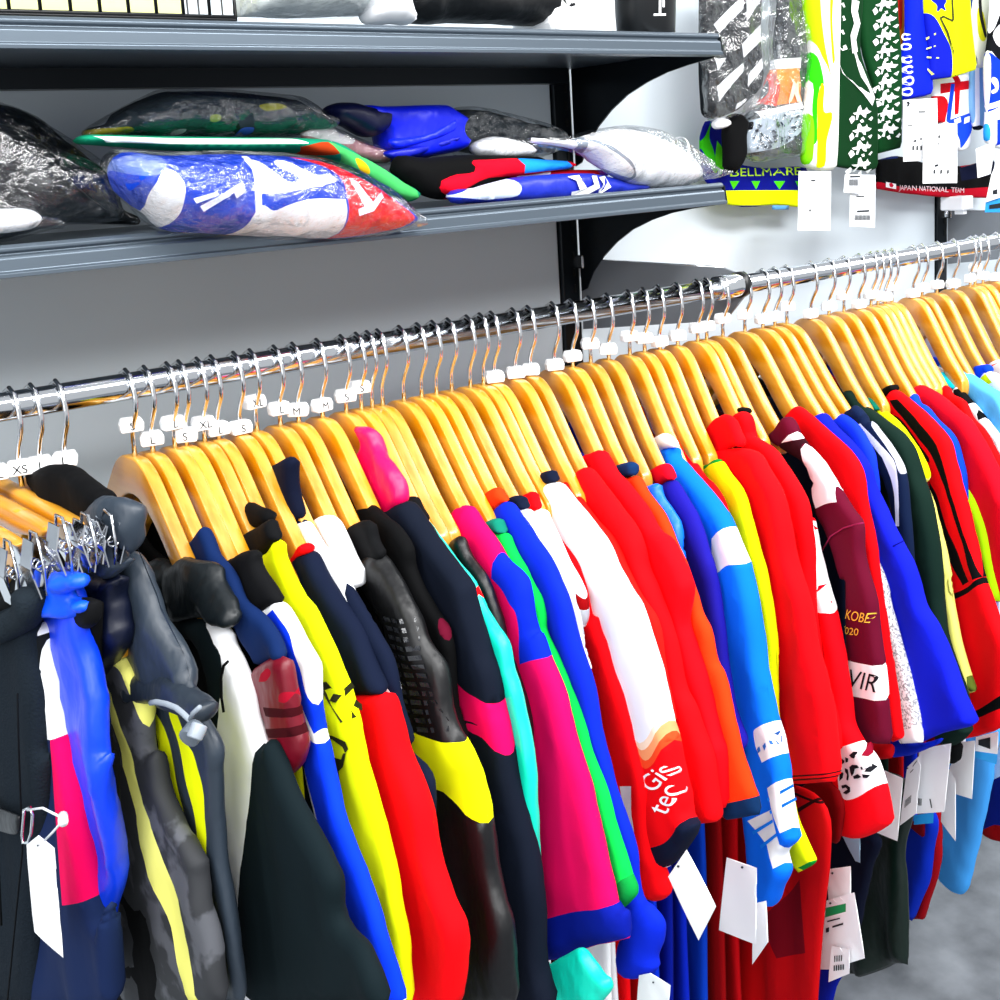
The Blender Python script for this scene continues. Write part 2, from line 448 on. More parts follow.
def bracket(x, label):
    t = root('rail_bracket', Frame((x, YF, ZR), 0), label, 'bracket')
    prof = [(.0, .024), (-.29, .021), (-.325, .012), (-.328, -.012), (-.29, -.05), (0, -.085)]
    n = len(prof); V = [(0, y, z) for y, z in prof] + [(.004, y, z) for y, z in prof]
    F = [(i, (i + 1) % n, n + (i + 1) % n, n + i) for i in range(n)] + [tuple(range(n))[::-1], tuple(range(n, 2 * n))]
    mesh('plate', V, F, mat('#70757b', 'plastic'), t)
    V, F = box_geo((.004, -.004, .02), (.016, .014, .022)); mesh('hook_lug', V, F, mat('#c9ccd0', 'chrome'), t, bevel=.003)
    V, F = tube_geo([(.002, 0, .024), (.002, -.29, .0215)], .0016, 8); mesh('top_bead', V, F, mat('#e2e4e6', 'chrome'), t, True)
    return t
bracket(XJ + .002, 'grey plate bracket between the first dark post and the rail joint')
bracket(XJ + 1.002, 'grey plate bracket at the second dark post, right edge')

# ------------------------------------------------------------------ hangers
def neck_frame(nx, ny, dpsi=0.):
    d = ray(nx, ny); X = d[0] * YR / d[1]
    psi = math.radians(float(np.interp(X, [.2, .33, .5, .7, .8, .9, 1.0, 1.1, 1.25, 1.32, 1.5, 1.7], [-6, -2, 2, 6, 11, 17, 20, 17, 14, 20, 24, 28])) + dpsi)
    return Frame((X, YR, ZN), math.atan2(-math.cos(psi), -math.sin(psi)))
TOPC = [(.0, .002), (.018, .001), (.036, -.008), (.055, -.026), (.075, -.047), (.10, -.073), (.125, -.096), (.134, -.106)]
LOWC = [(.134, -.122), (.128, -.128), (.10, -.106), (.07, -.078), (.045, -.053), (.02, -.037), (.0, -.033)]
def hanger_outline():
    f_ = TOPC + LOWC; b_ = [(-u, v) for u, v in reversed(TOPC[1:] + LOWC[:-1])]
    return [(u, v, False) for u, v in f_ + b_]
LET = {}
def letter_mesh(s):
    if s in LET: return LET[s]
    cu = bpy.data.curves.new('lettering', 'FONT'); cu.body = s; cu.size = .0105; cu.align_x = 'CENTER'
    to = bpy.data.objects.new('lettering', cu); COL.objects.link(to)
    me = bpy.data.meshes.new_from_object(to.evaluated_get(bpy.context.evaluated_depsgraph_get())); bpy.data.objects.remove(to)
    for v in me.vertices: v.co = (v.co.x, -.0064, v.co.y - .0042)
    me.materials.clear(); me.materials.append(mat('#0a0a0c', 'ink')); me.name = 'size_letter'; LET[s] = me
    return me
PROTO = {}
def hanger(fr, label, size='L', dz=0., rz=0., group='wooden hangers along the chromed rail'):
    t = root('wooden_hanger', fr, label, 'hanger', group)
    if not PROTO:
        o = board('wood_body', t, chaikin(hanger_outline()), .0062, cm('#e0a050/wood'), .0016)
        r = ZR - ZN
        pts = [(-.0150, 0, r - .014), (-.0155, 0, r), (-.0115, 0, r + .0105), (0, 0, r + .0152), (.0115, 0, r + .0105), (.0155, 0, r), (.0175, 0, r - .012), (.0150, 0, r - .022), (.006, 0, r - .034), (.001, 0, r - .043), (0, 0, r - .052), (0, 0, -.004)]
        V, F = tube_geo(pts, .0023, 8)
        h_ = mesh('hook', V, F, mat('#d8dadd', 'chrome'), t, True)
        P = [(-.0100, -.0065), (.0100, -.0065), (.0108, .001), (.0085, .0065), (-.0085, .0065), (-.0108, .001)]
        V = [(x, -.006, z) for x, z in P] + [(x, .006, z) for x, z in P]; n = 6
        F = [tuple(range(n)), tuple(range(n, 2 * n))[::-1]] + [((i + 1) % n, i, n + i, n + (i + 1) % n) for i in range(n)]
        c = mesh('size_marker', V, F, mat('#f6f7f8', 'plastic'), t, bevel=.0016)
        PROTO.update(o=o, h=h_, c=c)
    else:
        chip = not (.592 < fr.O[0] < .735 or (fr.O[0] < .6 and HR.random() < .12))
        for k in 'ohc' if chip else 'oh':
            q = PROTO[k].copy(); COL.objects.link(q); q.parent = t
            if k == 'c': c = q
        if not chip: return t
    c.location = (0, 0, .0125 + dz); c.rotation_euler = (0, 0, -fr.th + math.radians(-14) + rz)
    if fr.O[0] < .72: new_obj('size_letter', letter_mesh(size), c)
    return t
NTH = [0]; HR = random.Random(3)
def G(neck, name, label, cat, short, parts, torso=None, T=.0075, size=None, dpsi=0., fold=.0022, group='garments hung along the rail', hang=True, Tt=.0045):
    NTH[0] += 1; sd = NTH[0] * 13
    fr = neck_frame(*neck, dpsi)
    if hang: hanger(fr, 'pale wooden hanger carrying the ' + short, size or HR.choice(['L', 'M', 'S', 'L', 'XL']), HR.choice([-.003, 0, .003, .008, .014, .019]), HR.uniform(-.5, .5))
    t = root(name, fr, label, cat, group); infos = {}
    for i, p in enumerate(parts):
        nm, c, out = p[:3]; pat = p[3] if len(p) > 3 else (); kw = dict(p[4]) if len(p) > 4 else {}
        kw.setdefault('T', T); kw.setdefault('fold', fold); kw.setdefault('off', .003 + .001 * i); kw.setdefault('wrinkle', .0016)
        infos[nm if nm not in infos else nm + str(i)] = slab(nm, t, fr, out, c, pat, seed=sd + i, **kw)
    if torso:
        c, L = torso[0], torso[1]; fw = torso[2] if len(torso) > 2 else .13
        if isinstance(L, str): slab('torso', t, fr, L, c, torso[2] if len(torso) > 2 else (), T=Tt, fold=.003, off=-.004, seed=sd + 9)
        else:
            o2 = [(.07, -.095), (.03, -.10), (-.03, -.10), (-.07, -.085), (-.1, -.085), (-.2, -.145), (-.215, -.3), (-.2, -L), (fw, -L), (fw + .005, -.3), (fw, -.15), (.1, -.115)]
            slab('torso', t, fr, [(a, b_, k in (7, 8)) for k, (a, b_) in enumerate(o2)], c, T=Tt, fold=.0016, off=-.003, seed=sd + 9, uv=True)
    return t, fr, infos
def bare(neck, label, dpsi=0.): hanger(neck_frame(*neck, dpsi), label, HR.choice(['L', 'M', 'S']), HR.choice([-.003, 0, .003, .008, .014, .019]), HR.uniform(-.5, .5))

# ------------------------------------------------------------------ left group: coats, trousers on clip hangers
G((41, 470), 'padded_coat', 'black padded coat with a grey puffed sleeve on the second hanger behind the clip hangers', 'coat', 'black padded coat with grey puffed sleeve', [
  ('shoulder', 'black', "Y:250,400 310,345 400,310 500,318 560,350 640,400 720,460 790,520 800,620 700,760 600,800 420,640"),
  ('sleeve', 'slate/shiny', "Y:640,700 700,590 790,528 850,530 920,560 970,650 985,780 975,900 940,980 Z:935,60 960,110 940,190 880,250 740,260 620,240 600,120", (), dict(T=.011, wd=.014, wrinkle=.006, fold=.003)),
  ('ribbed_cuff', 'navy2/shiny', "Z:600,190 740,230 900,255 890,330 885,400 900,470 915,560 935,640 930,730 890,820 810,920 760,1000! V:440,730! 430,700 400,600 340,520 330,300", (), dict(T=.012, wrinkle=.004)),
], ('black', .8), T=.010, size='L')
G((66, 468), 'jacket', 'slate grey jacket with a rolled cuff, a drawcord and lime side stripes', 'jacket', 'slate grey jacket with drawcord', [
  ('sleeve', 'slate/shiny', "V:510,250 548,196 592,255 640,400 700,540 770,680 792,750 Z:1000,0 R:480,440 520,520 560,640 540,640 400,660 120,520 -60,440 -100,200 -110,0 V:420,420 470,300", (), dict(T=.012, wd=.02, wrinkle=.003)),
  ('cuff', '#333c46/shiny', "R:100,520 130,500 300,490 440,540 540,630 620,700 670,745 660,850 560,830 430,760 300,720 200,720 150,640", (), dict(T=.012, wd=.015, off=.006, wrinkle=.004)),
  ('torso', 'slate/shiny', "V:560,700 700,740 790,800 850,900 890,1000 X:890,100 910,400 960,700 985,900 995,1000! 700,1000! 600,600 560,300 V:540,900",
    [('yellow', "V:600,830 610,820 645,822! 680,900 705,1000 X:730,130 755,250 768,310! 720,230 680,140 640,0 V:620,920"),
     ('yellow', "V:700,845 715,808 745,850 775,920 X:790,-40 810,0 840,130 852,300 868,650! 862,690! 820,480 808,260 770,80 740,-40")], dict(off=-.008, T=.007)),
], ('black', .8), T=.016, size='L')
# drawcord of the slate jacket's cuff
fr_ = neck_frame(66, 468)
def cord(name, label, fr, pts, c, rad, cat, n=.03, parent=None, seg=8):
    P = [fr.uv(x, y, n) for x, y, _ in px(pts)]
    V, F = tube_geo([(u, -n, v) for u, v in P], rad, seg)
    o = mesh(name, V, F, cm(c), parent, True)
    if not parent: o.location = Vector(fr.O); o.rotation_euler = (0, 0, fr.th); tag(o, label, cat)
    return o
sj = [o for o in COL.objects if o.name.startswith('jacket')][0]
dc = cord('drawcord', '', fr_, "R:220,735 260,728 330,742 400,770 450,810 500,860 535,920 540,1000", '#9aa2ab', .0021, '', .034, sj)
cord('drawcord', '', fr_, "R:500,860 520,810 570,765", '#9aa2ab', .0017, '', .034, sj)
V, F = tube_geo([(0, -.006, 0), (0, .006, 0)], .0075, 14); o = mesh('cord_stopper', V, F, mat('#5a636c', 'plastic'), sj, True, .001)
q = fr_.uv(*[v for v in px("R:520,950")[0][:2]], .036); o.location = (q[0], -.036, q[1]); o.rotation_euler = (.3, .2, .5)
V, F = tube_geo([(0, -.005, 0), (0, .005, 0)], .0055, 14); o = mesh('cord_stopper', V, F, mat('#8b949d', 'plastic'), sj, True, .001)
q = fr_.uv(*[v for v in px("R:570,930")[0][:2]], .038); o.location = (q[0], -.040, q[1]); o.rotation_euler = (.9, .2, .5)

G((54, 470), 'windbreaker', 'dark mottled windbreaker with pale yellow piping beside the blue shorts', 'jacket', 'mottled windbreaker with yellow piping', [
  ('body', '#26282d/camo', "V:440,700 455,650 488,588 510,600 560,700 600,830 615,1000 X:640,0 680,170 760,330 815,440 825,500 850,620 890,800 925,1000! 460,1000! 470,500 480,0 V:455,850",
    [('pale', "V:468,632 488,588 512,600 518,645 560,715 590,810 608,1000! 597,1000! 582,890 555,800 525,705 500,655"),
     ('pale', "V:443,703 458,715 505,830 543,940 563,1000 X:600,170 690,420 755,640 800,820 832,1000! 787,1000! 740,830 700,650 620,430 570,190 525,0 V:480,850 448,745")], dict(wrinkle=.003, fold=.002, T=.009)),
], T=.012, hang=False)

# trousers and shorts on clip hangers
CHR = mat('#d6d8dc', 'chrome')
def clip(parent, fr, p, hpx, n=0., lean=0.):
    """A sprung metal clip gripping cloth: two flared plates, a wire spring and a hanging loop."""
    x, y = p; u, v = fr.uv(x, y, n); u2, v2 = fr.uv(x, y + hpx, n); hh = v - v2
    c = bpy.data.objects.new('metal_clip', None)
    V = []; F = []
    for s in (-1, 1):
        a = math.radians(13 * s)
        box_geo((0, s * .0065, -hh * .22), (.019, .0011, hh * .5), V, F, Matrix.Rotation(a, 3, 'X'))
        box_geo((0, s * .0065, -hh * .72), (.022, .0011, hh * .58), V, F, Matrix.Rotation(-a, 3, 'X'))
    o = mesh('clip_plate', V, F, CHR, parent); o.location = (u, -n, v); o.rotation_euler = (0, lean, 0)
    pts = []
    for k in range(22):
        a = k * 2 * math.pi / 7; pts.append((-.011 + k * .001, .0035 * math.cos(a), -hh * .45 + .0035 * math.sin(a)))
    V, F = tube_geo(pts, .0009, 5)
    tube_geo([(-.012, 0, -hh * .95), (-.013, 0, -hh * .4), (-.006, 0, .006), (.006, 0, .006), (.013, 0, -hh * .4), (.012, 0, -hh * .95)], .0012, 6, True, V, F)
    o2 = mesh('clip_spring', V, F, CHR, parent, True); o2.location = (u, -n, v); o2.rotation_euler = (0, lean, 0)
def clip_hanger(neck, label, bar, clips, size, colr='#e0a050/wood'):
    fr = neck_frame(*neck); t = root('clip_hanger', fr, label, 'hanger', 'clip hangers at the left end')
    i = slab('wood_bar', t, fr, bar, colr, T=.0075, wd=.006, fold=0, g=.03)
    for k in 'hc':
        q = PROTO[k].copy(); COL.objects.link(q); q.parent = t
    q.location = (0, 0, .0125); q.rotation_euler = (0, 0, -fr.th - .2); new_obj('size_letter', letter_mesh(size), q)
    for a in clips: clip(t, fr, *a)
    return t, fr
clip_hanger((22, 487), 'clip hanger marked XS, farthest of the clip hangers', "Y:-250,215! 0,392 180,487 545,680 640,735! 610,775! 500,750 380,730 150,590 0,505 -250,360!", [((86, 522), 38, .014), ((108, 520), 40, .0, .25)], 'XS')
clip_hanger((-2, 494), 'clip hanger whose pale bar leads to the blue shorts', "Y:-200,440! 0,540 150,620 370,735 410,770! 380,830! 180,795 0,695 -200,590!", [((60, 524), 44, .012), ((78, 528), 40, -.004)], 'XL')
clip_hanger((-26, 506), 'clip hanger lowest in the left corner holding the charcoal trousers', "Y:-300,600! 0,765 130,845 170,880! 150,960! 40,895 0,850 -300,690!", [((8, 548), 50, .012), ((34, 540), 50, .004)], 'S')

def wear(neck, name, label, cat, parts, fold=.003, T=.011, group=None, dpsi=0):
    NTH[0] += 1; fr = neck_frame(*neck, dpsi); t = root(name, fr, label, cat, group); infos = []
    for i, p in enumerate(parts):
        nm, c, out = p[:3]; pat = p[3] if len(p) > 3 else (); kw = dict(p[4]) if len(p) > 4 else {}
        kw.setdefault('T', T); kw.setdefault('fold', fold); kw.setdefault('off', .001 * i)
        infos.append(slab(nm, t, fr, out, c, pat, seed=NTH[0] * 17 + i, **kw))
    return t, fr, infos
t, fr, inf = wear((-26, 506), 'trousers', 'charcoal fleece trousers with a curled waistband and a side strap, far left', 'trousers', [
  ('leg', '#2c343c/knit', "V:-160,440 0,440 60,400 130,400 160,470 165,520 185,640 205,800 212,1000 X:225,0 215,250 190,420 175,560 172,760 170,1000! -160,1000!", (), dict(T=.012, wd=.02, fold=.004)),
  ('waistband', '#30383f/knit', "V:-40,455 30,450 80,420 100,390 105,345 130,345 152,375 160,430 150,490 110,530 60,560 0,575 -60,580", (), dict(T=.012, wrinkle=.003, off=.012)),
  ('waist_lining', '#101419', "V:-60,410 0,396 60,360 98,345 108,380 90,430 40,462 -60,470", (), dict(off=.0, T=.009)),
  ('side_strap', '#14181d/shiny', "X:-60,210 0,228 70,255 85,270 75,335 0,320 -60,300", (), dict(T=.003, off=.022, fold=0)),
])
st = Frame(fr.O, fr.th)
cord('strap_buckle', '', fr, "X:95,240 120,230 130,260 125,330 112,370 92,372 88,340 95,260 95,240", '#dfe2e5/chrome', .0012, '', .028, t)
cord('pocket_seam', '', fr, "X:5,700 0,600 -8,400", '#0c0f13', .0011, '', .023, t)
cord('side_seam', '', fr, "V:70,775 75,1000 X:90,400 60,700 30,1000", '#10151a', .0008, '', .0207, t)
# hang tag on the strap
def htag(frm, n, poly, label, name='price_tag', hole=None, prints=(), strip=None, c='#f7f8fa'):
    """A card tag hanging in a plane of its own; prints are little ink bars, strip a coloured band."""
    pats = [(strip[0] + '/paper', strip[1])] if strip else []
    q = px(poly); cx = sum(a for a, _, _ in q) / len(q); cy = min(b_ for _, b_, _ in q)
    u, v = frm.uv(cx, cy, n); f2 = Frame(frm.at(u, v, n), frm.th)
    poly2 = poly if poly.startswith('@') else poly
    o, ns, nref = slab(name, None, f2, ' '.join(s if s.endswith('!') else s + '!' for s in poly2.split()), c + '/paper', pats, T=.0006, wd=.0005, fold=0, g=.03, edge=.02, flat=True, pn=1, on=1)
    tag(o, label, 'tag', 'card tags hanging below the garments')
    inf_ = (o, ns, nref)
    if hole: strokes('punched_hole', o, f2, inf_, [hole], '#3a4048/ink')
    if prints: strokes('print', o, f2, inf_, list(prints), '#23272d/ink')
    return o, f2, inf_
def hole(x, y, r=1.0): return ' '.join(f'{x + r * math.cos(a):.2f},{y + r * math.sin(a):.2f}' for a in [k * math.pi / 4 for k in range(8)])
htag(fr, .034, "X:103,380 150,343 215,393 225,560 250,833 135,730", 'long blank white tag on the buckle strap of the charcoal trousers', hole=hole(39, 845))
cord('tag_loop', '', fr, "X:110,240 170,232 230,262 262,275 245,290 210,330 180,360", '#eceef1', .0009, '', .034, t)
V, F = tube_geo([(0, -.005, 0), (0, .005, 0)], .0035, 10); o = mesh('tag_toggle', V, F, mat('#eef0f2', 'plastic'), t, True); q = fr.uv(63, 819, .034); o.location = (q[0], -.034, q[1]); o.rotation_euler = (0, .2, 1.2)

wear((-14, 498), 'trousers', 'navy trousers with a white panel and a pink thigh panel', 'trousers', [
  ('leg', '#24365e', "V:150,470 205,484 240,600 265,800 285,940 300,1000 X:305,0 340,190 375,430 400,590 430,700 475,590! 480,1000! 172,1000! 170,600 185,300 V:180,900 160,600",
   [('white', "V:165,490! 205,484! 228,640 258,800 286,942! 200,946! 185,800 165,640"), ('#20242a', "V:150,545! 195,530! 205,640 205,930! 160,900"), ('pink', "V:243,946! 288,930! 300,1000 X:306,0 340,190 400,590! 303,596! 270,350 250,160 245,0")], dict(T=.012, wd=.011)),
], fold=.0035)
t, fr, inf = wear((-2, 494), 'shorts', 'bright blue satin shorts gathered at a metal clip', 'shorts', [
  ('leg', '#0a50f0/shiny', "V:185,262 200,250 250,275 300,310 345,425 372,580 405,700 432,790 455,920 465,1000 X:478,0 482,250 472,520 455,620 430,712 400,600 340,220 330,0 V:320,960 280,780 250,640 215,470 195,350",
    (), dict(T=.010, wd=.014, fold=.005, wrinkle=.004)),
  ('gathered_waist', '#1467f8/shiny', "V:183,262 200,252 240,270 300,280 350,325 315,355 290,385 330,400 345,440 300,470 250,450 215,440 195,340", (), dict(T=.010, wd=.012, wrinkle=.010, off=.010)),
])
wear((10, 490), 'shorts', 'black shorts with a square waistband tab beside the bright blue shorts', 'shorts', [
  ('leg', 'black', "V:200,380 330,400 390,395 405,420 402,500 400,700 420,800 450,1000! X:478,0 480,560! 380,600! V:250,700"),
  ('waist_tab', 'blk', "V:330,395 385,392 402,412 400,490 340,492", (), dict(off=.008)),
], T=.008)

# ------------------------------------------------------------------ jackets on the near rail
t, fr, inf = G((135, 458), 'hooded_jacket', 'long dark teal hooded jacket with a broad white sleeve stripe', 'jacket', 'dark hooded jacket with white stripe', [
  ('sleeve', 'dteal', "G:330,720 500,722 560,735 640,830 V:940,575 965,625 990,690 1020,780 1045,900 1080,980 A:300,950 330,1000 C:380,240 430,335 475,430 490,560 560,640 620,740 650,833! 0,833! V:920,1000 880,800 840,600 700,520",
    [('white', "V:838,462 882,474 920,530 A:130,580 190,680 235,790 247,1000 C:205,0 182,300 162,600 156,840! 146,840! 120,400 88,200 85,0 A:105,1000 112,800 120,640 80,540")], dict(T=.010, wd=.016, fold=.0025)),
  ('hood', '#1a2226/shiny', "G:90,400 130,395 180,360 275,405 345,352 425,362 505,412 560,520 640,640 690,760 620,775 520,745 430,725 330,750 260,750 200,680 120,470", (), dict(T=.010, wd=.014, wrinkle=.008, off=.006)),
], ('black', .8), T=.014, size='S')
cord('pocket_zip', '', fr, "R:770,440 740,470 722,560 725,700 740,800", '#060809', .0012, '', .018, t)
t, fr, inf = G((153, 452), 'jacket', 'navy track jacket with a pointed collar and a maroon patterned forearm', 'jacket', 'navy track jacket with maroon forearm', [
  ('sleeve', '#12305f', "G:350,420 375,305 420,235 470,165 492,190 525,260 560,330 640,440 720,600 800,690 900,830 985,985 920,1000 A:250,660 225,600 180,500 120,420 80,330 40,270", (), dict()),
  ('forearm', '#780a28/shiny', "A:235,690 260,652 350,622 385,740 405,870 425,1000 C:330,70 300,60! A:340,1010 300,880 240,790",
   [('#4a0617', "A:290,815 380,830 395,865 300,850!"), ('#4a0617', "A:300,900 400,905 405,940 320,935!"), ('#a81434', "A:280,680 310,670 300,710 270,715!"), ('#a81434', "A:345,770 370,765 368,800 345,795!")]),
], ('black', .8))
t, fr, inf = G((175, 446), 'track_jacket', 'black shouldered track jacket with white and blue swirling sleeve stripes', 'jacket', 'blue and white swirl track jacket', [
  ('sleeve', 'white', "A:240,455 290,420 332,405 400,510 470,635 480,660 488,780 490,900 518,1000 C:450,85 480,190 560,430 620,600 682,840! 615,840! 600,760 560,640 470,440 400,210 355,0 A:390,900 370,740 345,630",
    [('blue', "A:280,462! 312,432! 380,530 418,640 452,760 480,850 490,900! 470,930! 440,850 405,740 372,620 325,530"),
     ('blue', "A:398,862! 430,915 470,960 515,1000 C:450,90 480,190 560,430 620,600 684,840! 610,840! 590,720 540,600 470,430 400,210 350,0!")], dict()),
  ('shoulder', 'blk', "A:115,260 150,225 190,203 240,200 250,250 290,330 332,408! 290,425! 255,472! 200,400 150,330"),
], ('black', .8))
bare((187, 445), 'pale wooden hanger hidden third behind the navy track jacket')
t, fr, inf = G((205, 442), 'track_jacket', 'fluorescent yellow track jacket with black collar and black chequered emblem', 'jacket', 'fluorescent yellow track jacket', [
  ('sleeve', 'yellow', "A:245,255 290,200 335,155 345,230 400,350 470,440 530,560 570,680 600,760 640,900 660,1000 C:600,190 660,450 700,640 712,840! 655,840! 560,480 480,190 440,0 A:450,850 400,640 330,440 280,360"),
  ('collar', 'blk', "A:178,165 200,130 240,105 300,72 318,110 334,155! 300,185 265,215! 240,240 200,230"),
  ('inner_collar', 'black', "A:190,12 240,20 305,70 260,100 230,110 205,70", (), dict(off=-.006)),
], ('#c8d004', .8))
strokes('emblem', t, fr, inf['sleeve'], ["A:507,720 537,715 622,870 592,880", "A:597,730 612,750 522,865 512,835", "A:617,800 644,820 644,845 607,825", "A:562,765 582,775 572,800 552,790", "A:522,920 562,930 612,955 622,985 612,1000 602,975 562,945 522,935"], '#2a2a10/ink')
strokes('emblem', t, fr, inf['sleeve'], ["C:469,10 499,20 504,0 512,0 506,45 489,60 494,110 502,140 488,140 482,70"], '#2a2a10/ink')
bare((219, 440), 'pale wooden hanger between the yellow track jacket and the red sleeved navy jacket')
t, fr, inf = G((241, 434), 'track_jacket', 'navy track jacket with a narrow red collar and a wide red forearm', 'jacket', 'navy jacket with red forearm', [
  ('sleeve', 'navy', "A:385,272 450,198 510,300 560,370 640,520 700,650 757,768! 700,775 612,780! 580,620 480,440 420,350", (), dict(T=.01)),
  ('forearm', 'red', "A:600,800 612,776! 680,768 757,764! 775,800 800,880 835,1000 C:760,170 800,350 850,490 890,610 885,740 870,840! 740,840! 690,560 640,350 600,150 555,0", (), dict(T=.012, wd=.011)),
  ('collar', 'red', "A:372,250 400,205 430,170 452,198 420,230 392,272!"),
], ('navy', .8))
t, fr, inf = G((257, 430), 'track_jacket', 'navy track jacket with white shoulder patch and thin white sleeve piping', 'jacket', 'navy jacket with white piping', [
  ('sleeve', 'navy', "A:395,90 425,75 480,150 590,310 640,380 720,530 770,640 810,800 850,960 840,1000 C:780,110 760,300 700,200 A:740,780 640,560 520,340 430,180",
    [('white', "A:395,95! 454,75! 490,150 545,240 586,330 664,490 724,640 780,768! 742,768! 680,640 612,500 540,350 500,270 430,185!")]),
  ('collar', 'navy2', "J:235,570 270,540 325,522 330,580 335,640 352,720! 335,745! 300,700 265,640"),
], ('black', .8))
t, fr, inf = G((281, 430), 'shirt', 'white shirt with a standing collar beside the black taped jacket', 'shirt', 'white collared shirt', [
  ('collar', 'white', "A:480,100 505,60 540,75 575,140 610,220 655,325 590,352! 550,270 510,190", (), dict(T=.010, wd=.005, fold=.0005, wrinkle=0, off=.006)),
], ('black', .8))
t, fr, inf = G((299, 423), 'rain_jacket', 'black jacket with glossy taped sleeve and a yellow forearm panel', 'jacket', 'black taped jacket with yellow forearm', [
  ('sleeve', 'blk/shiny', "A:640,260 700,205 740,215 770,260 840,370 880,450 920,560 B:180,800 222,1000 D:90,130 120,240 150,400 172,560 232,740 242,1010! -20,1010! C:830,500 780,230 730,60 A:800,820 775,640 775,500 700,380",
    [('yellow', "A:803,812! 850,860 900,910 1000,955 D:45,88 90,150 120,250 147,395! C:962,265 910,205 862,140 790,100 715,25!")], dict(T=.012, wd=.02, wrinkle=.003)),
  ('shoulder', 'blk', "A:585,155 605,115 630,92 690,84 712,160 745,215 700,260 650,330 610,230"),
], ('black', .8))
# glossy tape bars across the sleeve
bars = []
for k in range(13):
    y0 = 452 + k * 36; xl = 775 + k * 7; xr = 868 + k * 12
    for j in range(3):
        a = xl + (xr - xl) * (j * .33 + .02); b_ = xl + (xr - xl) * (j * .33 + .27)
        bars.append(f"A:{a:.0f},{y0 + j * 6} {b_:.0f},{y0 + 5 + j * 6} {b_ + 6:.0f},{y0 + 24 + j * 6} {a + 6:.0f},{y0 + 19 + j * 6}")
strokes('glossy_tape', t, fr, inf['sleeve'], bars, '#26282c/foil')
t, fr, inf = G((323, 420), 'hoodie', 'plain black hoodie with a folded seam behind the taped jacket', 'jacket', 'plain black hoodie', [
  ('sleeve', 'black', "A:600,60 625,38 690,18 740,50 800,105 850,190 862,275 B:140,560 200,650 215,800 240,1000 D:110,200 60,100 0,0 B:140,900 60,560 10,450",
    [('#6a0a30', "B:80,405! 110,470 170,590 212,690! 200,700! 150,600 95,470!")]),
], ('black', .8))
t, fr, inf = G((347, 418), 'hoodie', 'dark navy hoodie with a pink hood and a slanting pink elbow panel', 'jacket', 'navy hoodie with pink hood', [
  ('sleeve', '#161f30', "B:-40,170 0,138 45,122 95,195 200,340 290,450 312,530 360,720 390,810 415,950 430,1010 D:242,200 285,400 322,600 345,870 392,1010! 215,1010! 150,500 60,120 B:200,900 200,700 100,500 0,330",
    [('pink', "B:218,768! 280,850 360,910 418,962! 428,1000 D:205,0 225,110 242,198! 190,100 150,50 95,5 B:350,1005 262,965 232,885!"), ('pink', "D:238,960! 292,1000! 240,1005!")], dict(T=.012, wd=.011)),
  ('hood', 'pink/shiny', "J:510,575 530,530 555,480 548,450 536,418! 575,430 600,490 640,540 665,580 692,660 665,700 640,745 625,700 600,690 560,600", (), dict(T=.009, wd=.009, wrinkle=.004, off=.006)),
], ('black', .8))
t, fr, inf = G((362, 414), 'windbreaker', 'turquoise windbreaker with a black collar, slim beside the navy hoodie', 'jacket', 'turquoise windbreaker', [
  ('sleeve', 'turq/shiny', "B:80,215 112,200 200,320 290,440 350,560 430,680 460,800 490,900 510,1000 D:310,150 322,400 328,600 310,640! 200,500 150,150 B:350,900 300,650 180,400",
    [('red', "B:285,470! 300,480! 318,560! 308,540!")]),
  ('collar', 'blk', "B:30,128 62,105 85,150 110,200 85,215 55,180"),
  ('torso_hem', 'turq/shiny', "D:240,400 328,600 345,850 400,845 470,808 500,825 540,890 582,940 550,1010! 250,1010!", (), dict(wrinkle=.005, off=-.004)),
], None)
bare((373, 414), 'pale wooden hanger right of the turquoise windbreaker')
t, fr, inf = G((383, 408), 'track_jacket', 'black track jacket with a glossy sleeve seen between turquoise and pink', 'jacket', 'black jacket beside the pink jersey', [
  ('sleeve', 'black/shiny', "B:195,298 225,275 258,265 290,340 345,420 385,520 412,600 440,720 500,900 530,1000 D:300,60 290,200! 200,0 B:420,800 340,600 260,450"),
], ('black', .8))

# ------------------------------------------------------------------ jerseys on the near rail
t, fr, inf = G((404, 400), 'jersey', 'pink jersey with a blue shoulder panel and a wide blue cuff', 'jersey', 'pink and blue jersey', [
  ('sleeve', '#f0006c', "B:215,210 240,150 262,140 295,142 332,200 400,290 E:200,560 280,640 322,740 350,900 368,1000 B:570,650 605,758! 660,900 690,1000 D:500,220 560,450 612,650 645,680! 652,772! 600,785 540,796 430,836 342,862! 336,712 312,100 B:505,1000 480,850 420,700 400,560 330,430 270,330",
    [('royal', "E:128,478! 200,560 280,640 322,740 350,900 368,1000 B:570,650 605,757! 560,752 517,765! 508,650 495,560 470,515! E:240,805 185,725 128,660!"),
     ('dblue', "D:335,713! 380,693 430,680 520,664 613,654! 645,680! 654,774! 600,785 540,796 430,836 342,866!")], dict(T=.012, wd=.022, fold=.0022)),
  ('collar', '#c0106a', "B:205,205 215,185 240,195 235,215"),
], ('dblue', .75))
